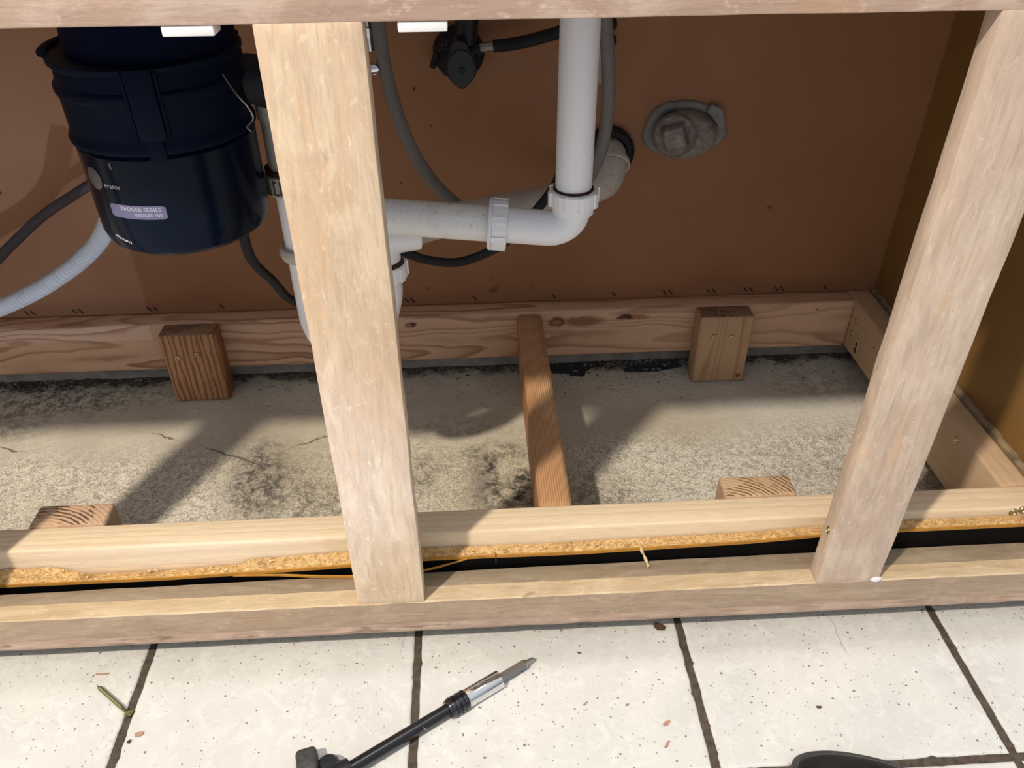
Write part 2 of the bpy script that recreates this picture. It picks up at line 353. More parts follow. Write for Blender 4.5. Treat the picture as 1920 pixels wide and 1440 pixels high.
def m_panel(name, c1, c2, rough=.5, spots=True):
    m = NT(name, rough, .35)
    a = m.noise(m.co, 3.2, 3); f = m.noise(m.mp(scale=(1, 1, .15)), 160, 3, .6)
    c = m.mix(m.ramp(a, [(.35, 0.), (.65, 1.)]), c1, c2)
    c = m.mix(m.math('MULTIPLY', f, .18), c, tuple(q*.7 for q in c1))
    if spots:
        sp = m.noise(m.warp(.01, 60), 42, 4, .6)
        sep = m.n.new('ShaderNodeSeparateXYZ'); m.lk(m.co, sep.inputs[0])
        low = m.math('MULTIPLY', m.ramp(sep.outputs['Z'], [(.13, 1.), (.20, .25), (.24, .0)]), m.blob((-.03, .619, .16), (.14, 1, .09), .8))
        c = m.mix(m.math('MULTIPLY', m.math('MULTIPLY', m.ramp(sp, [(.60, 0.), (.68, 1.)]), low), .75), c, (.05, .028, .018))
        for (x, z, rx, rz) in ((-.7195, .3415, .0035, .005), (-.095, .478, .0022, .005), (-.075, .425, .0012, .003), (-.125, .34, .002, .003), (.055, .53, .001, .003), (.452, .283, .006, .0045)):
            c = m.mix(m.blob((x, .619, z), (rx, 1, rz), .4), c, (.045, .02, .015) if x != .452 else (.16, .075, .03))
    m.color(c); m.bump(f, .0003, .3); return m.m
M['wall_back'] = m_panel('brown_hardboard_back', (.315, .148, .070), (.38, .182, .090))
M['wall_right'] = m_panel('tan_panel_side', (.235, .125, .036), (.28, .155, .048), .42, False)
M['pale'] = plain('pale_grey_drywall_edge', (.46, .44, .40), .9, .1, var=.4)
M['pvc'] = None
def m_pvc(name, c=(.74, .73, .70), dirt=.5):
    m = NT(name, .33, .45); a = m.noise(m.co, 30, 6, .75, .6); b = m.noise(m.co, 210, 4, .6)
    cc = m.mix(m.math('MULTIPLY', m.ramp(a, [(.54, 0.), (.66, 1.)]), dirt*.5), c, (.46, .39, .30))
    cc = m.mix(m.math('MULTIPLY', m.math('MULTIPLY', m.ramp(b, [(.60, 0.), (.66, 1.)]), m.ramp(a, [(.45, 0.), (.55, 1.)])), dirt), cc, (.22, .17, .13))
    m.color(cc); m.bump(b, .0002, .2); return m.m
M['pvc'] = m_pvc('white_pvc', (.84, .85, .88), .10)
M['pvc_dirty'] = m_pvc('dirty_white_pvc', (.56, .54, .50), .9)
M['black'] = plain('matte_black_plastic', (.012, .013, .017), .45, .4)
M['rubber'] = plain('black_rubber', (.012, .013, .018), .6, .3)
M['disp'] = plain('navy_black_plastic', (.0012, .0055, .018), .5, .08)
M['disp_gloss'] = plain('navy_black_gloss_steel', (.0014, .0055, .016), .18, .10)
M['disp_top'] = plain('navy_black_sound_shell', (.0010, .0035, .018), .7, .08)
M['chrome'] = plain('chrome', (.72, .72, .74), .12, .5, 1)
M['steel'] = plain('grey_steel', (.42, .41, .40), .32, .5, 1)
M['brass'] = plain('yellow_zinc_screw', (.50, .42, .24), .32, .5, 1)
M['olive'] = plain('olive_zinc_screw', (.30, .27, .13), .38, .5, 1)
M['hose_white'] = plain('ribbed_white_hose', (.60, .585, .53), .5, .35)
M['grey_cord'] = plain('grey_braid_cord', (.085, .072, .085), .7, .3, var=.3, vs=300)
def m_braid(name, c1, c2):
    m = NT(name, .55, .35); a = m.voro(m.co, 900); m.color(m.mix(m.ramp(a, [(.2, 0.), (.6, 1.)]), c2, c1)); m.bump(a, .0004, .5); return m.m
M['braid'] = m_braid('grey_braided_hose', (.24, .23, .22), (.15, .145, .14))
M['white'] = plain('white_plastic', (.86, .86, .88), .35, .4)
def m_chip():
    m = NT('particleboard_raw', .9, .15); a = m.noise(m.mp(scale=(.6, 1, 1)), 330, 4, .7, 1.2); b = m.noise(m.co, 38, 4)
    c = m.mix(m.ramp(a, [(.38, 0.), (.60, 1.)]), (.42, .22, .07), (.78, .55, .27))
    c = m.mix(m.math('MULTIPLY', m.ramp(b, [(.55, 0.), (.68, 1.)]), .55), c, (.25, .12, .04)); m.color(c); m.bump(a, .0015, .8); return m.m
M['chip'] = m_chip()
M['lam_edge'] = plain('amber_hardboard_edge', (.56, .27, .05), .5, .35, var=.35, vs=60)
def m_lam():
    m = NT('black_laminate', .55, .08); a = m.noise(m.co, 130, 5, .7)
    m.color(m.mix(m.math('MULTIPLY', m.ramp(a, [(.68, 0.), (.74, 1.)]), .5), (.003, .003, .0035), (.12, .10, .08))); return m.m
M['lam'] = m_lam()
M['caulk'] = plain('grimy_caulk', (.34, .26, .16), .85, .2, var=.5, vs=60)
M['putty'] = plain('grey_torn_drywall_putty', (.30, .30, .30), .85, .2, var=.25, vs=60)
def m_cap():
    m = NT('grimy_grey_pvc', .6, .3); a = m.noise(m.co, 60, 6, .7, 1); b = m.noise(m.co, 26, 3)
    c = m.mix(m.ramp(a, [(.42, 0.), (.60, 1.)]), (.215, .19, .18), (.34, .31, .285)); c = m.mix(m.math('MULTIPLY', m.ramp(b, [(.58, 0.), (.66, 1.)]), .4), c, (.10, .075, .06))
    m.color(c); m.bump(a, .0015, .5); return m.m
M['cap'] = m_cap()
M['mastic'] = plain('dark_grey_mastic', (.045, .055, .06), .55, .4, var=.4, vs=80)
M['rust'] = plain('rusty_brown_grime', (.085, .04, .025), .9, .2, var=.6, vs=200)
M['decal'] = plain('dull_violet_decal', (.13, .13, .24), .3, .4)
M['decal_text'] = plain('pale_lettering', (.55, .55, .60), .4, .4)
M['decal_logo'] = plain('dull_grey_emblem', (.11, .10, .10), .4, .4)
M['shoe'] = plain('scuffed_black_leather', (.016, .016, .020), .38, .45, var=.5, vs=70)
M['welt'] = plain('scuffed_grey_rubber', (.07, .065, .07), .5, .3, var=.5, vs=200)
M['reddish'] = plain('reddish_wood_shaving', (.42, .25, .17), .8, .2)
M['tan'] = plain('pale_wood_shaving', (.70, .52, .32), .8, .2)
M['crumb'] = plain('dark_brown_crumb', (.09, .05, .035), .9, .2)
# ------------------------------------------------------------------ setting
def wavy_rect(bm, x0, x1, y0, y1, z, th, rough, seed, mi=0, n=60):
    """tile: slab with slightly chipped edges and softened rim"""
    per = []
    for i in range(n): per.append(Vector((x0+(x1-x0)*i/n, y0, 0)))
    for i in range(n): per.append(Vector((x1, y0+(y1-y0)*i/n, 0)))
    for i in range(n): per.append(Vector((x1-(x1-x0)*i/n, y1, 0)))
    for i in range(n): per.append(Vector((x0, y1-(y1-y0)*i/n, 0)))
    cx, cy = (x0+x1)/2, (y0+y1)/2; rings = []
    for ins, zz in ((0, z-th), (0, z-.0016), (.0012, z-.0004), (.003, z)):
        ring = []
        for p in per:
            q = noise.noise(Vector((p.x*60+seed, p.y*60, 0)))*rough+max(0, noise.noise(Vector((p.x*140, p.y*140+seed, 3))) - .35)*rough*5
            d = Vector((cx-p.x, cy-p.y, 0)); sx = (1 if d.x > 0 else -1) if abs(p.x-x0) < 1e-6 or abs(p.x-x1) < 1e-6 else 0; sy = (1 if d.y > 0 else -1) if abs(p.y-y0) < 1e-6 or abs(p.y-y1) < 1e-6 else 0
            ring.append(bm.verts.new((p.x+sx*(ins+q), p.y+sy*(ins+q), zz)))
        rings.append(ring)
    N = len(per)
    for a, b in zip(rings, rings[1:]):
        for k in range(N): bm.faces.new((a[k], a[(k+1) % N], b[(k+1) % N], b[k])).material_index = mi
    bm.faces.new(rings[-1]).material_index = mi
bm = B(); box(bm, (-2.6, -2.4, -.03), (2.6, .083, -.0022), mi=1)
T0, P, G = -.4164, .3145, .0046
for i in range(-6, 9):
    for j in range(-6, 2):
        y0 = -.1345+P*j; y1 = min(y0+P, .0815+G)
        if y0 > .08: continue
        wavy_rect(bm, T0+P*i+G, T0+P*(i+1)-G, y0+G, y1-G, 0, .008, .0011 if -2 <= i <= 4 else 0, i*3.3+j)
struct(obj('floor', bm, [M['tile'], M['grout']]))
bm = B(); box(bm, (-1.7, .0832, -.03), (.70, .66, -.003), cuts=(230, 54, 0))
for v in bm.verts:
    if v.co.z > -.01: v.co.z += noise.noise(v.co*14)*.0016+noise.noise(v.co*60)*.0008-.001
struct(obj('floor_slab', bm, M['slab'], smooth=True))
bm = B(); box(bm, (-1.7, .619, .030), (.663, .635, .93)); struct(obj('wall_back', bm, M['wall_back']))
bm = B(); box(bm, (.663, .057, -.003), (.680, .635, .93)); struct(obj('wall_right', bm, M['wall_right']))
bm = B(); box(bm, (-1.72, .035, -.003), (-1.701, .635, .93)); struct(obj('wall_left_unseen', bm, M['wall_back']))  # unseen end panel, added to stop light leaking in from the left
bm = B(); box(bm, (-1.74, -.005, .93), (.75, .65, .965)); struct(obj('countertop_unseen', bm, M['white']))  # unseen countertop slab, added to block light from above the cabinet
bm = B(); box(bm, (-1.7, .6195, -.003), (.663, .640, .0295), cuts=(90, 0, 0)); wobble(bm, .0012, 30); struct(obj('trim_1', bm, M['pale']))
# grimy caulk bead between the side cleat and the side panel
bm = B(); tube(bm, [Vector((.6605+noise.noise(Vector((k*.35, 0, 0)))*.003, .10+k*.0087, .1275+noise.noise(Vector((k*.3, 5, 0)))*.003)) for k in range(60)], lambda t: .0052+.0016*noise.noise(Vector((t*45, 2, 2))), 10)
box(bm, (.6545, .1, .085), (.6625, .60, .1265)); struct(obj('trim_2', bm, M['caulk'], smooth=True))
# ------------------------------------------------------------------ face frame
ZR, ZB, ZT, FY = .0837, .0283, .6894, .035
fr = thing('cabinet_face_frame', 'sanded pinkish beige wooden cabinet face frame with two stiles between its rails', 'cabinet frame', (.0, FY, ZB))
def board(lo, hi, amp=.0005, cuts=(60, 1, 3), bev=.0015, seed=1, f=18):
    bm = B(); box(bm, lo, hi, bev, 2, cuts); wobble(bm, amp, f, seed); return bm
obj('top_rail', board((-1.70, FY, ZT), (.745, FY+.0209, .929), .0006, (90, 0, 4)), M['rail_top'], fr, True)
bm = B()   # bottom rail: worn, rounded lower front edge
prof = [(.0060, ZB), (.0012, ZB+.0025), (-.0006, ZB+.008), (.0006, ZB+.0165), (.0001, ZB+.0185), (0, ZB+.030), (0, ZR-.0014), (.0014, ZR), (.0209, ZR), (.0209, ZB)]
prof = [(y+FY, z) for y, z in prof]
NX = 260; rings = []
for i in range(NX+1):
    x = -1.70+2.445*i/NX; rings.append([bm.verts.new((x, y+(noise.noise(Vector((x*30, k, 0)))*.0007 if 0 < k < 8 else 0), z+noise.noise(Vector((x*22, k, 4)))*.0007)) for k, (y, z) in enumerate(prof)])
for a, b in zip(rings, rings[1:]):
    for k in range(len(prof)): bm.faces.new((a[k], a[(k+1) % len(prof)], b[(k+1) % len(prof)], b[k])).material_index = 1 if k < 4 else 2 if k in (6, 7) else 0
bm.faces.new(rings[0]); bm.faces.new(rings[-1][::-1])
obj('bottom_rail', bm, [M['rail_bot'], M['rail_low'], M['rail_raw']], fr, True, 25)
bm = board((-1.70, FY+.0212, ZB+.002), (.66, .0790, ZR-.0004), .0006, (90, 0, 1))
for v in bm.verts:
    if v.co.y > .07: v.co.y = min(.0808, v.co.y-.0003+.0082*v.co.x)
obj('rail_backing', bm, M['rail_back'], fr, True)
def stile(x0, x1, mat, seed, y1=.0559, amp=.0011):
    return obj('stile', board((x0, FY-.0003, ZR-.0005), (x1, y1, ZT+.0005), amp, (3, 0, 70), .0012, seed, 16), mat, fr, True)
stile(-.663, -.589, M['stile1'], 11)
s1 = stile(-.1622, -.0882, M['stile1'], 3, amp=.0008)
s2 = stile(.3584, .4317, M['stile2'], 5, amp=.0013)
stile(.668, .743, M['stile2'], 8)
def screw_head(parent, c, n, r=.0042, mat=None, name='screw'):
    bm = B(); ax = Vector(n).normalized()
    lathe(bm, [(r*1.15, -.001), (r*1.15, .0002), (r, .0011), (r*.62, .0013), (r*.50, .0003), (0, -.0002)], c, ax, 20)
    o = obj(name, bm, mat or M['brass'], parent, True, 40); return o
screw_head(s2, (.3580, .044, .1603), (-1, 0, 0), .0037, M['brass']); 
# wood filler dab at the stile foot
bm = B(); bmesh.ops.create_uvsphere(bm, u_segments=20, v_segments=12, radius=1)
for v in bm.verts:
    n = noise.noise(v.co*1.7)*.25; v.co = Vector((.4279+v.co.x*(.0066+n*.004), FY-.0002+v.co.y*.0016, .0853+v.co.z*.0042*(1+n)))
o = obj('filler_dab', bm, M['white'], s2, True, 80); o['label'] = 'small white dab of wood filler'
# ------------------------------------------------------------------ toe kick
bm = B(); NX = 420; sec = []
def topz(x):
    pts = [(-1.7, .098), (-.60, .100), (-.52, .101), (-.47, .086), (-.40, .087), (-.31, .091), (-.285, .100), (-.17, .105), (-.09, .105), (.04, .104), (.29, .107), (.38, .112), (.48, .116), (.7, .116)]
    for (a, za), (b, zb) in zip(pts, pts[1:]):
        if a <= x <= b: t = (x-a)/(b-a); return za+(zb-za)*(t*t*(3-2*t))
    return .1
def frontz(x):
    pts = [(-1.7, .087), (-.39, .086), (-.21, .092), (-.08, .099), (.09, .098), (.29, .103), (.38, .109), (.48, .111), (.7, .111)]
    for (a, za), (b, zb) in zip(pts, pts[1:]):
        if a <= x <= b: return za+(zb-za)*(x-a)/(b-a)+.0042
    return .1
rings = []
for i in range(NX+1):
    x = -1.7+2.36*i/NX; zt, zf = topz(x), frontz(x); r = lambda a, b: noise.noise(Vector((x*a, b, 0)))
    rag = r(130, 1)*.0022+r(320, 2)*.0018
    rings.append([bm.verts.new((x, y, z)) for y, z in ((.0832, -.003), (.0832, zf-.001), (.0855, zf+.0002), (.088, zf*.6+zt*.4+rag*.7), (.0915, zf*.25+zt*.75+rag), (.0950, zt+rag*.8), (.0955, -.003))])
for a, b in zip(rings, rings[1:]):
    for k in range(7): bm.faces.new((a[k], a[(k+1) % 7], b[(k+1) % 7], b[k]))
bm.faces.new(rings[0]); bm.faces.new(rings[-1][::-1])
tk = tag(obj('toe_kick', bm, M['chip'], smooth=True, sharp=60), 'particleboard toe kick with torn raw top edge behind the bottom rail', 'toe kick')
def strip(x0, x1, yf, y1, z0, z1, n, mat, name, par):
    bm = B(); rings = []
    for i in range(n+1):
        x = x0+(x1-x0)*i/n; rings.append([bm.verts.new(q) for q in ((x, yf, z0(x)), (x, y1, z0(x)), (x, y1, z1(x)), (x, yf, z1(x)-.0004))])
    for a, b in zip(rings, rings[1:]):
        for k in range(4): bm.faces.new((a[k], a[(k+1) % 4], b[(k+1) % 4], b[k]))
    bm.faces.new(rings[0]); bm.faces.new(rings[-1][::-1]); return obj(name, bm, mat, par)
o = strip(-1.7, .66, .0816, .0831, lambda x: .0002, lambda x: frontz(x)-.0052, 200, M['lam'], 'black_laminate', tk); o['label'] = 'glossy black front face of the toe kick'
o = strip(-1.7, .66, .0818, .0831, lambda x: frontz(x)-.0052, lambda x: frontz(x)-.0004+noise.noise(Vector((x*50, 0, 0)))*.0006, 300, M['lam_edge'], 'amber_edge', tk); o['label'] = 'amber hardboard lip along the top of the black face'
# a sliver of laminate peeled off across the gap
bm = B(); path = cat([(-.31, .0812, .0880), (-.26, .0790, .0885), (-.21, .0750, .0870), (-.165, .0725, .0868), (-.12, .0725, .0868), (-.085, .0765, .0890), (-.04, .0812, .0985)], 12); rr = []
for i, p in enumerate(path):
    t = i/(len(path)-1); h = .0016*math.sin(PI*t)+.0003; rr.append([bm.verts.new(p+Vector(q)) for q in ((0, -.0007, -h), (0, .0007, -h), (0, .0011, h), (0, -.0007, h))])
for a, b in zip(rr, rr[1:]):
    for k in range(4): bm.faces.new((a[k], a[(k+1) % 4], b[(k+1) % 4], b[k]))
bm.faces.new(rr[0]); bm.faces.new(rr[-1][::-1]); o = obj('peeled_sliver', bm, M['lam_edge'], tk, True); o['label'] = 'thin amber sliver peeling away across the black gap'
bm = B(); box(bm, (-.0070, .0812, .088), (-.0058, .0836, .1042), .0003, 1); o = obj('split', bm, M['crumb'], tk); o['label'] = 'thin dark vertical split in the amber lip'
# sawdust crumbs caught on the toe kick
bm = B(); random.seed(3)
for k in range(330):
    cl = random.choice([(.10, .03), (.18, .02), (.14, .05), (-.44, .03), (-.36, .05), (-.05, .03), (.02, .05), (.12, .02), (-.28, .03)])
    x = random.gauss(*cl); y = random.uniform(.0835, .0945); z = max(topz(x), frontz(x))*.8+min(topz(x), frontz(x))*.2+random.uniform(-.001, .0028); s = random.uniform(.0006, .0019)
    v = [bm.verts.new((x+random.uniform(-s, s)*1.6, y+random.uniform(-s, s), z+random.uniform(-s, s))) for _ in range(4)]
    for f in ((0, 1, 2), (0, 2, 3), (0, 3, 1), (1, 3, 2)): bm.faces.new([v[q] for q in f])
tag(obj('sawdust', bm, M['tan']), 'pale sawdust crumbs caught along the torn toe kick edge', 'sawdust', kind='stuff')
bm = B(); tube(bm, cat([(.163, .0832, .1045), (.1645, .0812, .0985), (.1675, .0790, .0925), (.1700, .0755, .0868), (.1712, .0715, .0858), (.1702, .0685, .0856)], 6), lambda t: .0009+.0011*abs(math.sin(t*9)), 7)
tag(obj('wood_shaving', bm, M['tan'], smooth=True), 'thin curled pale shaving hanging across the black gap onto the bottom rail', 'wood shaving')
# ------------------------------------------------------------------ new lumber
def lumber(name, lo, hi, mat, label, bev=.0035, cuts=(0, 0, 0), endmat=None, endax=2, seed=0, amp=.0004, catg='lumber', rot=0):
    bm = B(); box(bm, lo, hi, bev, 3, cuts); wobble(bm, amp, 12, seed)
    if endmat:
        bm.faces.ensure_lookup_table(); bm.normal_update()
        for f in bm.faces:
            if abs(f.normal[endax]) > .9: f.material_index = 1
    o = obj(name, bm, [mat]+([endmat] if endmat else []), smooth=True, sharp=50)
    tag(o, label, catg); return o
FB = lumber('lumber_board', (-1.69, .0973, .0385), (.6535, .1345, .1268), M['front_board'], 'long pale new fir board on edge just behind the toe kick', cuts=(50, 0, 0), seed=2)
for c in ((.612, .0968, .1195), (.6225, .0968, .1225)): screw_head(FB, c, (0, -1, 0), .0046, M['brass'])
BC = lumber('lumber_board', (-1.69, .5812, .0378), (.6155, .6165, .1268), M['back_cleat'], 'long new fir board with dark knots along the brown back panel', cuts=(50, 0, 0), seed=3)
SC = lumber('lumber_board', (.6162, .1352, .0378), (.6540, .6185, .1268), M['side_cleat'], 'new fir board running front to back against the tan side panel', cuts=(0, 20, 0), seed=4)
for c in ((.6158, .564, .098), (.6158, .567, .073), (.6158, .237, .113)): screw_head(SC, c, (-1, 0, 0), .0042, M['brass'])
bm = B(); box(bm, (.6152, .534, .046), (.6161, .548, .075), .0004, 1); box(bm, (.6148, .537, .050), (.6153, .545, .060), .0003, 1, mi=1); box(bm, (.6148, .537, .063), (.6153, .545, .071), .0003, 1, mi=1)
o = obj('paper_tag', bm, [M['tan'], M['crumb']], SC); o['label'] = 'small stapled paper tag with dark print'
tag(lumber('lumber_stud', (.0482, .1350, .0385), (.0885, .5808, .1248), M['stud'], 'narrow reddish fir stud spanning from front board to back board', .007, cuts=(0, 26, 0), seed=5), 'narrow reddish fir stud spanning from front board to back board', 'lumber')
def block(lo, hi, mat, end, label, screws=(), bev=.004, seed=0, ax=2):
    o = lumber('wood_block', lo, hi, mat, label, bev, (0, 0, 0), end, ax, seed, .0006, 'wood block')
    for c in screws: screw_head(o, c, (0, -1, 0), .0042)
    return o
block((-.5239, .5435, -.002), (-.4350, .5810, .1275), M['blockL'], M['endL'], 'reddish fir block with two brass screws against the back board, below the black disposer', [(-.501, .5425, .086), (-.4685, .5425, .0915)], seed=1)
block((.3447, .5435, -.002), (.4337, .5810, .1275), M['blockR'], M['endR'], 'pale fir block with a low round knot against the back board, right of the stud', [(.3705, .5425, .091), (.400, .5425, .089)], seed=2)
block((-.552, .1350, -.002), (-.463, .1725, .1262), M['blockF'], M['endFL'], 'short block with dark striped end grain behind the front board at left', seed=3, bev=.005)
block((.2745, .1350, -.002), (.3630, .1715, .1262), M['blockF'], M['endFR'], 'short block with cream end grain behind the front board, beside the right stile', seed=4)
# staples along the foot of the back panel
SP = [(-.752, 2, 'at the far left edge'), (-.675, 2, 'below the ribbed hose'), (-.555, 2, 'left of the reddish block'), (-.437, 1, 'right above the reddish block'), (-.133, 2, 'just right of the middle stile'),
      (-.02, 1, 'halfway between middle stile and stud'), (.112, 1, 'just right of the stud end'), (.214, 1, 'above the second dark knot'), (.300, 2, 'left of the pale block'), (.374, 2, 'above the pale block'),
      (.438, 2, 'at the right side of the pale block'), (.491, 2, 'one span right of the pale block'), (.575, 1, 'nearest the right corner')]
for x, n, where in SP:
    for k in range(n):
        bm = B(); xx = x+k*.010; c = Vector((xx, .6180, .1345)); side = '' if n == 1 else ('left one of a pair, ', 'right one of a pair, ')[k]
        tube(bm, [c+Vector((-.0035, 0, .004)), c+Vector((-.001, -.0016, .001)), c+Vector((.0028, -.0010, -.003))], .0009, 6)
        tag(obj('staple', bm, M['black'], loc=c), 'small dark staple, '+side+where, 'staple', 'staples along the foot of the back panel')
# debris along the back
random.seed(11); bm = B()
for k in range(1500):
    x = random.choice([random.uniform(-1.0, -.44), random.gauss(-.78, .09), random.uniform(-.43, .60), random.gauss(.27, .05)]); y = random.choice([random.uniform(.597, .617), random.uniform(.585, .617), min(.617, .61-abs(random.gauss(0, .03)))])
    if x > .60: continue
    s = random.uniform(.0008, .0038 if y > .58 else .0022)
    if y < .583 and (-.53 < x < -.43 or .34 < x < .44 or .04 < x < .095): continue
    v = [bm.verts.new((x+random.uniform(-s, s)*1.5, y+random.uniform(-s, s)*.8, -.003+abs(random.uniform(0, s))+.0006)) for _ in range(5)]
    mi = random.choice([0, 0, 1, 2, 2])
    for f in ((0, 1, 2), (0, 2, 3), (0, 3, 1), (1, 3, 4), (1, 4, 2), (2, 4, 3)): bm.faces.new([v[q] for q in f]).material_index = mi
tag(obj('rubble', bm, [M['mastic'], M['crumb'], M['putty']]), 'dark crumbs and dirt lying along the floor edge under the back board', 'rubble', kind='stuff')
def patch(pts, z, th, mat, name, label, catg):
    bm = B(); n = len(pts); c = Vector((sum(p[0] for p in pts)/n, sum(p[1] for p in pts)/n, 0)); P2 = []
    for i in range(n):
        a, b = Vector((*pts[i], 0)), Vector((*pts[(i+1) % n], 0))
        for k in range(8): q = a.lerp(b, k/8); d = (q-c).normalized(); P2.append(q+d*noise.noise(q*90)*.006)
    lo = [bm.verts.new((q.x, q.y, z-.002)) for q in P2]; hi = [bm.verts.new((q.x, q.y, z+th)) for q in P2]; N = len(P2)
    for k in range(N): bm.faces.new((lo[k], lo[(k+1) % N], hi[(k+1) % N], hi[k]))
    bm.faces.new(hi); bm.faces.new(lo[::-1]); return tag(obj(name, bm, mat), label, catg)
patch([(.10, .612), (.11, .588), (.135, .586), (.15, .574), (.17, .580), (.175, .598), (.20, .606), (.19, .617)], -.003, .0014, M['mastic'], 'mastic_patch', 'dark grey mastic patch on the floor just right of the stud', 'mastic')
patch([(.235, .600), (.24, .585), (.28, .580), (.32, .588), (.34, .596), (.325, .612), (.27, .606)], -.003, .0014, M['mastic'], 'mastic_patch', 'dark grey mastic patch on the floor left of the pale fir block', 'mastic')
# ------------------------------------------------------------------ garbage disposer
DX, DY = -.303, .215
d = thing('garbage_disposer', 'dark navy garbage disposer hanging behind the left opening', 'garbage disposer', (DX, DY, .464))
o3 = (DX, DY, 0)
bm = B(); lathe(bm, [(0, .464), (.060, .464), (.070, .4655), (.0765, .471), (.0790, .480), (.0795, .50), (.0800, .560), (.0775, .5625), (0, .5625)], o3, seg=96)
obj('motor_housing', bm, M['disp_gloss'], d, True, 30)
bm = B(); lathe(bm, [(0, .5635), (.0800, .5635), (.0822, .5650), (.0828, .5680), (.0820, .5705), (.0802, .5735), (.0798, .578), (.0800, .604), (.0802, .606), (.0822, .6080), (.0826, .6110), (.0820, .6140), (.0796, .6165), (.0782, .628), (.0800, .6295), (.0822, .6320), (.0824, .6355), (.0795, .6372), (.072, .6378), (0, .6378)], o3, seg=96)
obj('upper_housing', bm, M['disp'], d, True, 30)
bm = B(); lathe(bm, [(0, .6379), (.0715, .6379), (.0718, .650), (.0700, .672), (.064, .690), (.055, .715), (.050, .93), (0, .93)], (DX+.007, DY, 0), seg=72)
obj('mounting_collar', bm, M['disp_top'], d, True, 30)
def clip(ang, name):
    c, s = math.cos(ang), math.sin(ang); bm = B()
    R3 = Matrix(((c, -s, 0), (s, c, 0), (0, 0, 1)))
    box(bm, (.079, -.0110, .578), (.0860, .0110, .637), .0015, 2); box(bm, (.079, -.0145, .5785), (.0832, -.0110, .634), .001, 1); box(bm, (.079, .0110, .5785), (.0832, .0145, .634), .001, 1)
    box(bm, (.0785, -.0070, .5600), (.0845, .0070, .582), .0012, 2)
    for v in bm.verts: v.co = R3 @ v.co+Vector((DX, DY, 0))
    obj(name, bm, M['disp'], d, True, 30)
clip(math.radians(-78), 'latch_clip'); clip(math.radians(42), 'latch_clip'); clip(math.radians(162), 'latch_clip')
bm = B(); a0 = math.radians(175)
for i, (z, r) in enumerate(((.648, .094), (.653, .094))): pass
tube(bm, [Vector((DX+math.cos(a0+t*.5)*.0835, DY+math.sin(a0+t*.5)*.0835, .637)) for t in (-.7, -.35, 0, .35, .7)], .0045, 12)
obj('mounting_lug', bm, M['disp'], d, True)
# discharge elbow on the right
bm = B(); tube(bm, cat([(-.245, .226, .60), (-.222, .236, .60), (-.211, .248, .592), (-.206, .259, .588), (-.206, .260, .5795)], 6), .0225, 28); obj('discharge_elbow', bm, M['rubber'], d, True, 50)
bm = B(); tube(bm, cat([(-.226, .165, .623), (-.2155, .152, .612), (-.205, .147, .600), (-.204, .15, .590), (-.213, .16, .580), (-.211, .162, .575)], 6), .0007, 7); obj('wire_clip', bm, M['steel'], d, True)
# printed decals wrapped round the housing
def wrap(pts2, z0, a_c, r): return [Vector((DX+math.cos(a_c+u/r)*r, DY+math.sin(a_c+u/r)*r, z0+v)) for u, v in pts2]
def decal_rect(u0, u1, v0, v1, a_c, mat, r=.0801, name='decal', rc=.0015, par=d):
    bm = B(); n = 16; rows = []
    for i in range(n+1):
        u = u0+(u1-u0)*i/n; e = min(u-u0, u1-u); k = 0 if e >= rc else rc-math.sqrt(max(0, rc*rc-(rc-e)**2))
        rows.append([bm.verts.new(q) for q in wrap([(u, v0+k), (u, v1-k)], 0, a_c, r)]+[bm.verts.new(q) for q in wrap([(u, v1-k), (u, v0+k)], 0, a_c, r-.0002)])
    for a, b in zip(rows, rows[1:]):
        for k in range(4): bm.faces.new((a[k], a[(k+1) % 4], b[(k+1) % 4], b[k]))
    bm.faces.new(rows[0]); bm.faces.new(rows[-1][::-1])
    return obj(name, bm, mat, par, True, 20)
def decal_text(txt, size, u, v, a_c, mat, r, name, par, align='RIGHT'):
    cu = bpy.data.curves.new('t', 'FONT'); cu.body = txt; cu.size = size; cu.align_x = align; cu.resolution_u = 3; cu.space_character = 1.08
    to = bpy.data.objects.new('t', cu); COL.objects.link(to); bpy.context.view_layer.update()
    me = bpy.data.meshes.new_from_object(to.evaluated_get(bpy.context.evaluated_depsgraph_get())); bpy.data.objects.remove(to)
    bm = B(); bm.from_mesh(me); bpy.data.meshes.remove(me)
    for vv in bm.verts:
        q = wrap([(u+vv.co.x, v+vv.co.y)], 0, a_c, r)[0]; vv.co = q
    base = W[par.name]; bmesh.ops.translate(bm, verts=bm.verts, vec=-base)
    m2 = bpy.data.meshes.new(name); bm.to_mesh(m2); bm.free(); m2.materials.append(mat)
    o = bpy.data.objects.new(name, m2); COL.objects.link(o); o.parent = par; W[o.name] = base; return o
AC = math.radians(-82.5)
dr = decal_rect(-.055, .0, .5062, .5190, AC, M['decal'], name='label_band'); dr['label'] = 'violet band reading BADGER SERIES over BADGER 500'
decal_text('BADGER SERIES', .0052, -.0042, .5140, AC, M['decal_text'], .08025, 'lettering', dr)
decal_text('BADGER 500', .0042, -.0042, .5088, AC, M['decal_text'], .08025, 'lettering', dr)
bm = B(); lathe(bm, [(0, .0002), (.0100, .0002), (.0105, .0000), (.0105, -.0010), (0, -.001)], (0, 0, 0), (0, 0, 1), 32)
for vv in bm.verts: vv.co = wrap([(-.0670+vv.co.x, vv.co.y)], .5390, AC, .0801+vv.co.z)[0]
lg = obj('round_emblem', bm, M['decal_logo'], d, True)
decal_text('erator', .0068, -.0357, .5335, AC, M['decal_text'], .0803, 'lettering', d)
bm = B(); box(bm, (-.0412, .5520, 0), (-.0388, .5580, .0003))
for vv in bm.verts: vv.co = wrap([(vv.co.x, vv.co.y)], 0, AC, .0801+vv.co.z)[0]
obj('small_mark', bm, M['decal_logo'], d)
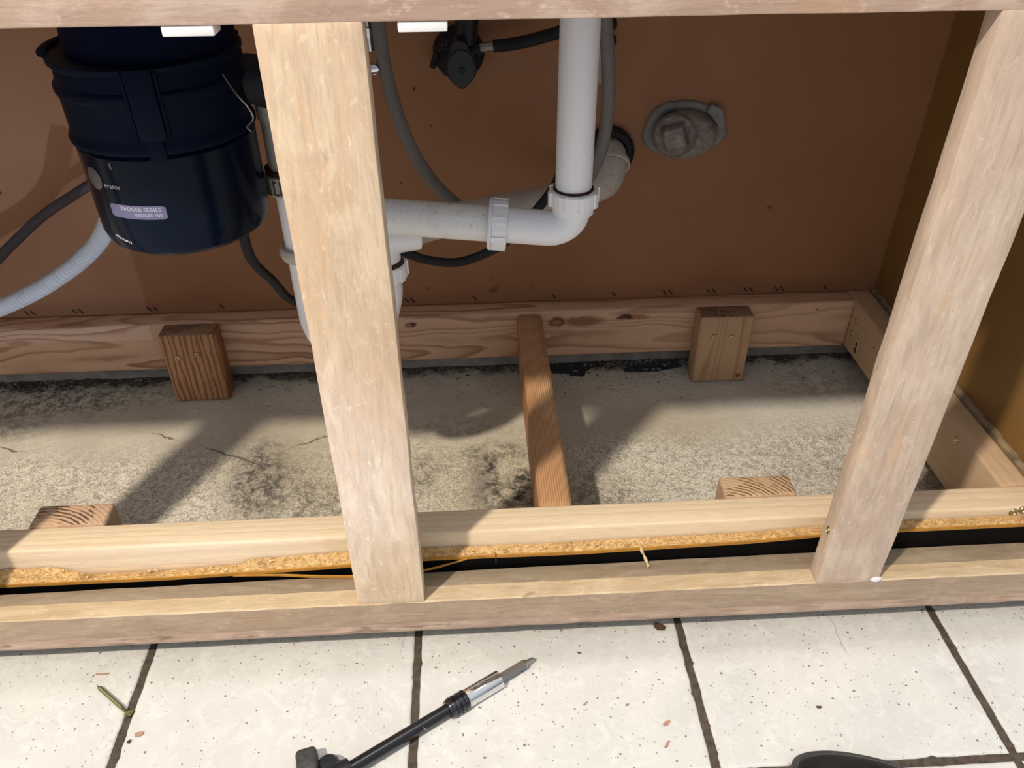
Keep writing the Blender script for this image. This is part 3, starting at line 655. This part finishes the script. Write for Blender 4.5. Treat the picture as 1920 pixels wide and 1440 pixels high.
bm = B(); random.seed(5)
for k in range(10):
    u = -.061+k*.0019; z_ = .4835-k*.0004; box(bm, (u, z_+.0006*math.sin(k*2), 0), (u+.0008+random.random()*.0008, z_+.0012+random.random()*.0012, .0003))
for vv in bm.verts: vv.co = wrap([(vv.co.x, vv.co.y)], 0, AC, .0791+vv.co.z)[0]
obj('worn_print', bm, M['decal_text'], d)
# ------------------------------------------------------------------ drain plumbing
def slip_nut(bm, c, ax, r=.0265, h=.017, ribs=8, lip=True):
    ax = Vector(ax).normalized()
    lathe(bm, [(.0196, -h/2), (r*.93, -h/2), (r, -h/2+.001), (r, h/2-.0015), (r*.95, h/2), (.0196, h/2)], c, ax, 48)
    ref = Vector((1, 0, 0)) if abs(ax.x) < .9 else Vector((0, 1, 0)); u = (ref-ax*ref.dot(ax)).normalized(); v = ax.cross(u)
    for k in range(ribs):
        a = 2*PI*k/ribs+.2; rd = u*math.cos(a)+v*math.sin(a); tg = ax.cross(rd); cc = Vector(c)+rd*r; t = bmesh.new(); bmesh.ops.create_cube(t, size=1)
        for q in t.verts: q.co = cc+rd*(q.co.x*.0028)+tg*(q.co.y*.0062)+ax*(q.co.z*h*.92)
        me = bpy.data.meshes.new('q'); t.to_mesh(me); t.free(); bm.from_mesh(me); bpy.data.meshes.remove(me)
    if lip: lathe(bm, [(.0200, -h/2-.0035), (r*1.03, -h/2-.0035), (r*1.07, -h/2-.001), (r*1.03, -h/2+.0005), (.0200, -h/2+.0005)], c, ax, 48)
    return bm
VX, VY = .0870, .2350
dp = thing('drain_pipe', 'white plastic sink drain piping with elbow, nuts, trap and arm to the wall', 'drain pipe', (VX, VY, .30))
bm = B(); tube(bm, L((VX, VY, .478), (VX, VY, .93), 30), .0190, 40); obj('tailpiece', bm, M['pvc'], dp, True, 50)
bm = B(); slip_nut(bm, (VX+.0005, VY, .4750), (0, 0, 1), .0258, .0165, 8, False); o = obj('slip_nut', bm, M['pvc_dirty'] if False else M['pvc'], dp, True, 40)
bm = B(); lathe(bm, [(.0188, .4825), (.0212, .4830), (.0208, .4852), (.0190, .4856)], (VX, VY, 0), (0, 0, 1), 40)
wobble(bm, .0008, 160); o = obj('washer', bm, M['rust'], o, True); o['label'] = 'grimy brown washer edge in the nut'
ez = .4395; el = []
el += L((VX, VY, .4670), (VX, VY, ez+.020), 4)
for k in range(1, 9): a = k/8*PI/2; el.append(Vector((VX-.024+.024*math.cos(a), VY, ez+.020-.020*math.sin(a)*1.0)))
HD = Vector((-1, .088, .068)).normalized(); p0 = Vector((VX-.024, VY, ez)); el += [p0+HD*t for t in (.006, .02, .045)]
bm = B(); tube(bm, el, .0188, 40)
lathe(bm, [(.0190, .4580), (.0222, .4580), (.0222, .4665), (.019, .4668)], (VX, VY, 0), (0, 0, 1), 40); obj('elbow', bm, M['pvc'], dp, True, 50)
bm = B(); nc = p0+HD*.0535; slip_nut(bm, nc, -HD, .0262, .0165, 8); obj('slip_nut', bm, M['pvc'], dp, True, 40)
bm = B(); tube(bm, L(p0+HD*.045, p0+HD*.262, 20), .0190, 40); obj('horizontal_tube', bm, m_pvc('white_pvc_speckled', (.80, .80, .79), .5), dp, True, 50)
# stack right of the disposer: tee, tailpiece, P-trap
TX, TY = -.206, .2620
st = dp
bm = B(); lathe(bm, [(.0, .506), (.0205, .506), (.0205, .556), (.0225, .557), (.0225, .5785), (.0, .5785)], (TX, TY-.001, 0), (0, 0, 1), 40); obj('dishwasher_tee', bm, M['pvc_dirty'], st, True, 40)
bm = B(); lathe(bm, [(.0188, .5010), (.0250, .5012), (.0252, .5058), (.0190, .5062)], (TX, TY, 0), (0, 0, 1), 40); obj('rubber_ring', bm, M['rust'], st, True, 40)
bm = B(); slip_nut(bm, (TX, TY, .4920), (0, 0, 1), .0258, .017, 8); tb = obj('slip_nut', bm, M['pvc_dirty'], st, True, 40)
bm = B()
for (ang, w_, z0, z1) in ((-2.35, .0012, .483, .498), (-2.30, .0050, .483, .4845), (-2.05, .0012, .484, .499), (-2.0, .004, .4975, .499), (-1.95, .004, .4835, .485), (-1.80, .0012, .484, .499), (-2.6, .0014, .484, .495)):
    t = bmesh.new(); box(t, (0, -w_/2, z0), (.0006, w_/2, z1)); c, s = math.cos(ang), math.sin(ang)
    for q in t.verts: x, y = q.co.x+.0288, q.co.y; q.co = Vector((TX+x*c-y*s, TY+x*s+y*c, q.co.z))
    me = bpy.data.meshes.new('q'); t.to_mesh(me); t.free(); bm.from_mesh(me); bpy.data.meshes.remove(me)
o = obj('dirt_marks', bm, M['crumb'], tb)
tr = [(TX, TY, .484), (TX, TY, .42), (TX, TY, .345), (TX, TY+.0, .320)]
UX = -.1215
tr = L((TX, TY, .484), (TX, TY, .322), 12)[:-1]+cat([(TX, TY, .322), (TX+.006, TY, .300), (TX+.024, TY+.001, .286), (UX-.034, TY+.003, .290), (UX-.012, TY+.005, .312), (UX-.001, TY+.006, .345), (UX, TY+.006, .372)], 6)
bm = B(); tube(bm, tr, .0190, 36); obj('trap_tube', bm, M['pvc'], st, True, 60)
bm = B(); lathe(bm, [(.019, -.007), (.0245, -.0065), (.0262, -.002), (.0262, .003), (.0245, .007), (.019, .0075)], (TX, TY, .4090), (0, 0, 1), 40); obj('trap_flange', bm, m_pvc('yellowed_pvc', (.48, .45, .38), .4), st, True, 60)
bm = B(); slip_nut(bm, (UX, TY+.006, .3790), (0, 0, 1), .0262, .018, 8, False); obj('slip_nut', bm, M['pvc'], st, True, 40)
bm = B(); lathe(bm, [(.015, .387), (.0238, .387), (.0225, .392), (.015, .393)], (UX, TY+.006, 0), (0, 0, 1), 32); wobble(bm, .0012, 150); obj('rusty_washer', bm, M['rust'], st, True)
bm = B(); tube(bm, cat([(UX, TY+.006, .386), (UX, TY+.006, .400), (UX+.003, TY+.007, .4125), (UX+.014, TY+.011, .4180), (UX+.040, TY+.019, .4185)], 7), .0205, 32); obj('trap_elbow', bm, M['pvc'], st, True, 60)
# trap arm running back to the wall
ta = dp
arm = cat([(UX+.030, TY+.020, .4175), (-.077, .330, .402), (-.012, .410, .380), (.060, .484, .360), (.112, .535, .348), (.150, .562, .343), (.176, .577, .350), (.187, .590, .365), (.1885, .605, .376), (.1885, .618, .379)], 8)
bm = B(); tube(bm, arm, lambda t: .0196 if t < .5 else .0196+.0055*min(1, (t-.5)*6), 32); obj('arm_tube', bm, M['pvc_dirty'], ta, True, 60)
bm = B(); lathe(bm, [(.026, -.004), (.0295, -.004), (.0295, .003), (.0258, .003)], (.1875, .594, .369), (.05, .85, .52), 40); obj('hub_rim', bm, M['pvc_dirty'], ta, True, 40)
bm = B(); lathe(bm, [(.020, -.001), (.0375, -.001), (.0375, -.012), (.033, -.016), (.026, -.016), (.024, -.006)], (.188, .619, .382), (0, 1, 0), 48)
tag(obj('pipe_ring', bm, M['rubber'], smooth=True, sharp=35, loc=(.188, .619, .382)), 'black rubber ring around the pipe hole in the back panel', 'pipe ring')
# ------------------------------------------------------------------ hoses and cords
def hose(name, pts, r, mat, label, catg, n=10, seg=16, flat=None):
    bm = B(); tube(bm, cat(pts, n), r, seg, flat=flat); o = obj(name, bm, mat, smooth=True, sharp=70); return tag(o, label, catg)
pts = cat([(-1.10, .44, .19), (-.95, .44, .205), (-.80, .445, .210), (-.70, .45, .235), (-.61, .455, .272), (-.53, .46, .325), (-.47, .44, .40)], 260)
total = sum((b-a).length for a, b in zip(pts, pts[1:])); bm = B(); tube(bm, pts, lambda t: .0106+.0018*math.cos(t*total/.0070*2*PI), 24)
tag(obj('ribbed_drain_hose', bm, M['hose_white'], smooth=True, sharp=80), 'off-white ribbed drain hose entering from the left behind the disposer', 'hose')
hose('appliance_cord', [(-1.05, .55, .12), (-.86, .56, .175), (-.76, .565, .236), (-.70, .57, .282), (-.645, .575, .322), (-.59, .575, .353), (-.53, .575, .385), (-.46, .575, .42)], .0074, M['grey_cord'], 'dark grey round cord slanting up to the right above the ribbed hose', 'cord')
hose('disposer_cord', [(-.2665, .262, .4625), (-.267, .266, .448), (-.272, .275, .415), (-.273, .293, .380), (-.266, .33, .335), (-.262, .37, .288), (-.252, .41, .252), (-.228, .44, .229), (-.19, .43, .226), (-.165, .40, .26), (-.160, .37, .32), (-.135, .345, .368), (-.099, .34, .361), (-.078, .35, .347), (-.039, .37, .332), (.003, .385, .339), (.031, .39, .356), (.059, .40, .382), (.090, .42, .416), (.105, .44, .46), (.11, .46, .52)], .0062, M['rubber'], 'flat black power cord looping from under the disposer behind the pipes', 'cord', flat=((0, 1, 0), .6))
hose('braided_supply_hose', [(-.128, .45, .74), (-.122, .45, .66), (-.1195, .45, .60), (-.116, .45, .545), (-.101, .45, .475), (-.076, .452, .418), (-.045, .455, .378), (-.01, .46, .352)], .0085, M['braid'], 'grey braided hose curving down beside the middle stile', 'hose')
hose('braided_supply_hose', [(.146, .50, .74), (.149, .50, .64), (.154, .50, .585), (.1595, .50, .540), (.163, .50, .49), (.160, .50, .44), (.150, .495, .408), (.134, .48, .388), (.112, .46, .382)], .0088, M['braid'], 'grey braided hose hanging beside the vertical white pipe', 'hose')
bm = B(); box(bm, (.149, .60, .485), (.176, .614, .80), .002, 2); tag(obj('pipe_strap', bm, m_pvc('old_cream_plastic', (.40, .39, .35), .3), smooth=True), 'pale plastic strip on the back panel behind the braided hose', 'plastic strip')
bm = B(); random.seed(4)
for k in range(14):
    c = Vector((.179+random.uniform(-.002, .006), .6165, .525+k*.0042)); t = bmesh.new(); bmesh.ops.create_icosphere(t, subdivisions=2, radius=random.uniform(.0035, .0065))
    for v in t.verts: v.co = v.co*(1+noise.noise(v.co*300)*.4)+c
    me = bpy.data.meshes.new('q'); t.to_mesh(me); t.free(); bm.from_mesh(me); bpy.data.meshes.remove(me)
tag(obj('foam_smear', bm, M['rust'], smooth=True), 'lumpy brown sealant smear at the edge of the pale plastic strip', 'sealant')
# shut-off valve on the back panel
va = thing('shutoff_valve', 'black shutoff valve with oval handle on the back panel', 'valve', (-.028, .60, .535))
bm = B(); lathe(bm, [(0, -.001), (.0345, -.001), (.0355, -.005), (.034, -.012), (.024, -.022), (0, -.024)], (-.030, .619, .527), (0, 1, 0), 48); wobble(bm, .0018, 110)
def m_fuzzy():
    m = NT('grimy_black_foam', .7, .35); a = m.noise(m.co, 260, 5, .75, 1); m.color(m.mix(m.ramp(a, [(.55, 0.), (.68, 1.)]), (.010, .009, .014), (.30, .27, .28))); m.bump(a, .003, .9); return m.m
obj('escutcheon', bm, m_fuzzy(), va, True, 80)
bm = B(); lathe(bm, [(0, 0), (.012, 0), (.012, .05), (.0, .05)], (-.028, .598, .545), (0, -1, 0), 24); tube(bm, L((-.020, .592, .545), (-.014, .592, .60), 3), .0155, 24); tube(bm, L((-.028, .588, .535), (.000, .586, .5395), 3), .0075, 16); obj('valve_body', bm, M['black'], va, True, 40)
bm = B(); out = []
for k in range(40):
    a = 2*PI*k/40; x = math.cos(a)*.0205; z = math.sin(a)*.026; 
    if z < 0: x *= 1-.45*(abs(z)/.026)**2.2
    out.append((x, z))
lo = [bm.verts.new((-.0265+x*1.0, .560, .5225+z)) for x, z in out]; hi = [bm.verts.new((-.0265+x*1.0, .549, .5225+z)) for x, z in out]; h2 = [bm.verts.new((-.0265+x*.86, .5455, .5225+z*.9)) for x, z in out]
for k in range(40):
    q = (k+1) % 40; bm.faces.new((lo[k], lo[q], hi[q], hi[k])); bm.faces.new((hi[k], hi[q], h2[q], h2[k]))
bm.faces.new(h2); bm.faces.new(lo[::-1])
hm = plain('slate_plastic', (.024, .032, .038), .45, .4); h = obj('oval_handle', bm, hm, va, True, 40)
bm = B(); lathe(bm, [(0, .001), (.0035, .001), (.0045, .0), (.0045, -.003), (0, -.003)], (-.0265, .5452, .5215), (0, -1, 0), 20); obj('handle_screw', bm, M['black'], h, True)
bm = B(); tube(bm, L((-.060, .600, .530), (-.067, .596, .512), 4), .0042, 12); obj('strap_end', bm, M['black'], va, True)
bm = B(); tube(bm, L((.000, .586, .5400), (.022, .582, .5425), 3), .0066, 20); obj('ferrule', bm, M['steel'], va, True)
hose('supply_line', [(.018, .583, .542), (.035, .58, .544), (.06, .575, .549), (.085, .57, .556), (.11, .56, .566), (.13, .55, .585), (.14, .54, .64)], .0082, M['rubber'], 'black rubber supply line running right from the valve behind the white pipe', 'hose')
# chrome fitting beside the stile
cf = B(); lathe(cf, [(0, -.02), (.008, -.02), (.008, -.006), (.0105, -.005), (.0105, .006), (.007, .007), (.007, .030), (0, .03)], (-.134, .46, .590), (0, 0, 1), 12); lathe(cf, [(0, 0), (.006, 0), (.007, .006), (.006, .015), (0, .016)], (-.132, .455, .552), (.2, -1, 0), 10)
tag(obj('chrome_fitting', cf, M['chrome'], smooth=True, sharp=30), 'small shiny chrome fitting just right of the middle stile top', 'fitting')
# capped pipe stub in its torn hole
cp = thing('capped_pipe', 'grimy capped pipe stub with square lug in a torn hole in the back panel', 'pipe cap', (.300, .61, .409))
bm = B(); n = 72; rings = []
def hole(a): return Vector((.299+.0620*math.cos(a)*(1+.05*math.cos(3*a+1)+.03*noise.noise(Vector((math.cos(a)*4, math.sin(a)*4, 0)))), 0, .4115+.0440*math.sin(a)*(1+.06*math.cos(2*a+.6)+.05*noise.noise(Vector((math.cos(a)*5, math.sin(a)*5, 2))))))
for sc, y in ((1.0, .6192), (1.0, .6155), (.93, .6120), (.80, .6125), (.70, .616), (.66, .6192)):
    rings.append([bm.verts.new(Vector((.299, y, .4115))+(hole(2*PI*k/n)-Vector((.299, 0, .4115)))*sc) for k in range(n)])
for a, b in zip(rings, rings[1:]):
    for k in range(n): bm.faces.new((a[k], a[(k+1) % n], b[(k+1) % n], b[k]))
wobble(bm, .0012, 70); obj('putty_collar', bm, M['putty'], cp, True, 60)
bm = B(); lathe(bm, [(0, .010), (.043, .010), (.0445, .002), (.042, -.012), (.036, -.022), (.0, -.026)], (.302, .612, .409), (.1, 1, 0), 56)
for v in bm.verts: v.co.z = .4065+(v.co.z-.409)*.80
wobble(bm, .0014, 60, 3); obj('pipe_hub', bm, M['cap'], cp, True, 60)
bm = B(); ax = Vector((-.22, -1, .12)).normalized(); c0 = Vector((.2785, .588, .4120)); lathe(bm, [(0, -.02), (.0285, -.020), (.0312, -.014), (.0312, .002), (.0290, .006), (.0268, .0035), (0, .0035)], c0, ax, 48); wobble(bm, .0009, 80, 5); obj('screw_cap', bm, M['cap'], cp, True, 50)
bm = B(); t = bmesh.new(); box(t, (-.0185, -.0185, .004), (.0185, .0185, .022), .003, 2)
rq = ax.to_track_quat('Z', 'Y').to_matrix() @ Matrix.Rotation(.35, 3, 'Z')
for v in t.verts: v.co = rq @ Vector((v.co.x*(1-.22*(v.co.z/.02)), v.co.y*(1-.22*(v.co.z/.02)), v.co.z))+c0
me = bpy.data.meshes.new('q'); t.to_mesh(me); t.free(); bm.from_mesh(me); wobble(bm, .0006, 90); obj('square_lug', bm, M['cap'], cp, True, 35)
bm = B()
for pts_ in ([(.333, .4500), (.349, .4440), (.357, .4230), (.350, .4125), (.341, .4270), (.327, .4400)],):
    lo = [bm.verts.new((x, .6115, z)) for x, z in pts_]; hi = [bm.verts.new((x, .6065, z)) for x, z in pts_]; k_ = len(pts_)
    for k in range(k_): bm.faces.new((lo[k], lo[(k+1) % k_], hi[(k+1) % k_], hi[k]))
    bm.faces.new(hi); bm.faces.new(lo[::-1])
bmesh.ops.bevel(bm, geom=list(bm.edges), offset=.0012, segments=2, affect='EDGES'); o = obj('broken_shard', bm, M['putty'], cp, True, 50)
# ------------------------------------------------------------------ white catches under the top rail
for x0, x1, lab in ((-.2237, -.1886, 'white plastic catch under the top rail, over the navy disposer'), (-.0648, -.0308, 'white plastic catch under the top rail, beside the black valve')):
    bm = B(); box(bm, (x0, FY+.0012, ZT-.0072), (x1, FY+.020, ZT-.0002), .001, 2); box(bm, (x0+.002, FY+.0212, ZT-.006), (x1-.002, FY+.033, ZT+.006), .001, 2); tag(obj('door_catch', bm, M['white'], smooth=True), lab, 'catch', 'catches under the top rail')
# ------------------------------------------------------------------ things on the tile floor
A = Vector((-.163, -.113, 0)); Bp = Vector((.0335, .0085, 0)); ax = (Bp-A).normalized(); tot = (Bp-A).length
tilt = Vector((ax.x, ax.y, -.022)).normalized(); tip = Vector((.0335, .0085, .0065))
def on(s): return tip-tilt*s            # point s metres back from the tip
scr = thing('bit_driver', 'long black-shafted bit driver with chrome socket lying across the tile grout', 'screwdriver', on(.12)-Vector((0, 0, .009)))
bm = B(); lathe(bm, [(0, 0), (.0014, .0004), (.0024, .004), (.0030, .010), (.0032, .013), (0, .0135)], tip, -tilt, 12); obj('bit_tip', bm, M['steel'], scr, True, 30)
bm = B(); lathe(bm, [(0, .011), (.0050, .012), (.0058, .0145), (.0058, .050), (0, .050)], tip, -tilt, 6); obj('hex_bit', bm, M['steel'], scr)
bm = B(); lathe(bm, [(0, .0475), (.0080, .0475), (.0100, .0485), (.0103, .050), (.0103, .092), (.0098, .093), (0, .093)], tip, -tilt, 40); obj('chrome_socket', bm, M['chrome'], scr, True, 30)
bm = B(); pr_ = [(0, .0925), (.0100, .0925), (.0113, .094)]
for k in range(4): z = .095+k*.0052; pr_ += [(.0113, z), (.0113, z+.0028), (.0103, z+.0034), (.0103, z+.0048)]
pr_ += [(.0100, .1165), (0, .117)]
lathe(bm, pr_, tip, -tilt, 36); obj('knurled_collar', bm, plain('smudged_dark_chrome', (.10, .10, .11), .22, .5, .9, var=.7, vs=140), scr, True, 25)
def m_shaft():
    m = NT('scuffed_black_shaft', .32, .45); a = m.noise(m.co, 70, 4, .6); m.color(m.mix(m.ramp(a, [(.64, 0.), (.68, 1.)]), (.008, .008, .010), (.30, .29, .28))); return m.m
bm = B(); lathe(bm, [(0, .116), (.0068, .116), (.0068, .245), (0, .245)], tip, -tilt, 28); obj('shaft', bm, m_shaft(), scr, True, 40)
bm = B(); e = on(.236); pv = Vector((-ax.y, ax.x, 0)) if ax.x > 0 else Vector((ax.y, -ax.x, 0))
lathe(bm, [(0, -.004), (.011, -.004), (.0125, .004), (.0125, .030), (.0115, .05), (.014, .09), (.010, .10), (0, .101)], e, -tilt, 16)
for v in bm.verts: v.co.z = max(v.co.z, .0006)
obj('handle', bm, M['black'], scr, True, 30)
bm = B(); c = on(.249)+pv*.0165; c.z = 0; lathe(bm, [(0, .001), (.009, .001), (.011, .004), (.011, .013), (.008, .017), (0, .018)], c, (0, 0, 1), 20); obj('pivot_lobe', bm, M['black'], scr, True, 40)
bm = B(); t = bmesh.new(); box(t, (-.011, -.014, .001), (.011, .013, .022), .005, 3)
c = on(.266)+pv*.030; c.z = 0
for v in t.verts: v.co = Matrix.Rotation(math.atan2(ax.y, ax.x)-.3, 3, 'Z') @ v.co+c
me = bpy.data.meshes.new('q'); t.to_mesh(me); t.free(); bm.from_mesh(me); obj('lever_lobe', bm, M['welt'], scr, True, 50)
# shoe toe of the photographer
sh = thing('black_shoe', 'scuffed black shoe toe reaching in at the bottom right on the tile', 'shoe', (.345, -.18, 0))
def shoe_out(a):   # outline of the toe, a 0..1 from left to right
    pts = [(.345, -.425), (.316, -.418), (.298, -.395), (.294, -.35), (.290, -.30), (.282, -.22), (.282, -.156), (.287, -.1345), (.298, -.1250), (.318, -.1220), (.342, -.1240), (.370, -.1310), (.392, -.140), (.400, -.151), (.399, -.20), (.390, -.30), (.386, -.35), (.384, -.395), (.370, -.417), (.346, -.425)]
    return cat([(x, y, 0) for x, y in pts], 8)[:-1]
def loft(levels, mat, name, closed_top=True):
    bm = B(); base = shoe_out(0); c = Vector((.341, -.27, 0)); rings = []
    for sc, z in levels: rings.append([bm.verts.new((c.x+(p.x-c.x)*sc, c.y+(p.y-c.y)*(1-(1-sc)*.75), z+max(0, -.20-p.y)*(0 if z < .014 else (z-.013)*16)*(.6+.4*min(1, (-.20-p.y)/.12)))) for p in base])
    n = len(base)
    for a, b in zip(rings, rings[1:]):
        for k in range(n): bm.faces.new((a[k], a[(k+1) % n], b[(k+1) % n], b[k]))
    bm.faces.new(rings[0][::-1]); bm.faces.new(rings[-1]); return obj(name, bm, mat, sh, True, 35)
loft([(.97, .0004), (1.0, .003), (1.0, .010), (.985, .0125), (.95, .013)], M['welt'], 'sole')
loft([(.935, .0132), (.940, .0165), (.90, .021), (.80, .025), (.62, .028), (.4, .030)], M['shoe'], 'upper')
# loose screw leaning over the grout
ls = thing('loose_screw', 'long olive zinc screw lying on the tile beside the left grout line', 'screw', (-.438, -.015, 0))
h0, t0 = Vector((-.4145, -.0345, .0050)), Vector((-.4620, .0035, .0042)); sx = (t0-h0).normalized()
bm = B(); pr_ = [(0, 0), (.0028, .0)]
ln = (t0-h0).length; k = .012
while k < ln-.006: pr_ += [(.0017, k), (.0024, k+.0010), (.0017, k+.0020)]; k += .0021
pr_ = [(0, .001), (.0018, .001), (.0018, .012)]+pr_[2:]+[(.0012, ln-.003), (0, ln)]
lathe(bm, pr_, h0, sx, 14); obj('threaded_shank', bm, M['olive'], ls, True, 30)
bm = B(); lathe(bm, [(0, .0028), (.0018, .0034), (.0046, .0004), (.0046, -.0004), (.0030, -.0006), (.0022, .0006), (0, .0006)], h0, sx, 24); obj('screw_head', bm, M['olive'], ls, True, 30)
# shavings and crumbs on the tiles
def chip(x, y, ln, wd, ang, mat, label, name='wood_shaving', catg='wood shaving', curl=.0006, group=None):
    bm = B(); n = 6; rr = []; c, s = math.cos(ang), math.sin(ang)
    for i in range(n+1):
        t = i/n-.5; hw = wd/2*(1-abs(t)*.9)*(1+.4*noise.noise(Vector((x*90, y*90, i)))); bx, by = x+c*t*ln+s*curl*2*math.sin(i), y+s*t*ln; z = .0008+curl*abs(t)*3
        rr.append([bm.verts.new(q) for q in ((bx-s*hw, by+c*hw, z-.0006), (bx+s*hw, by-c*hw, z-.0006), (bx+s*hw, by-c*hw, z+.0003), (bx-s*hw, by+c*hw, z+.0005))])
    for a, b in zip(rr, rr[1:]):
        for k in range(4): bm.faces.new((a[k], a[(k+1) % 4], b[(k+1) % 4], b[k]))
    bm.faces.new(rr[0]); bm.faces.new(rr[-1][::-1]); tag(obj(name, bm, mat, loc=(x, y, 0)), label, catg, group)
chip(-.397, -.057, .0085, .006, .2, M['reddish'], 'small brown wood chip on the tile right of the left grout line')
chip(-.405, -.065, .0040, .004, .5, M['crumb'], 'tiny black crumb beside the small brown chip', 'crumb', 'crumb')
chip(-.463, .0205, .0140, .0020, .02, M['reddish'], 'thin pinkish sliver on the tile above the loose screw')
chip(.1885, .047, .0130, .010, -.6, M['crumb'], 'dark triangular chip on the tile under the bottom rail', 'crumb', 'crumb', .0012)
chip(.171, -.077, .0090, .0045, .5, M['reddish'], 'reddish wood chip on the tile, lowest right of the driver')
chip(.1665, -.101, .0095, .0028, .8, M['reddish'], 'bent reddish shaving near the bottom edge of the middle tile')
chip(.132, -.053, .0035, .0030, .3, M['reddish'], 'tiny orange fleck left of the grout line in the middle tile')
chip(.086, -.049, .0060, .0018, .6, M['reddish'], 'tiny brown curl right of the driver collar')
chip(.087, .0165, .0045, .0012, -.4, M['crumb'], 'tiny dark sliver right of the driver tip', 'crumb', 'crumb')
chip(.342, -.068, .0055, .0028, -.1, M['crumb'], 'dark crumb in the middle of the tile above the shoe', 'crumb', 'crumb')
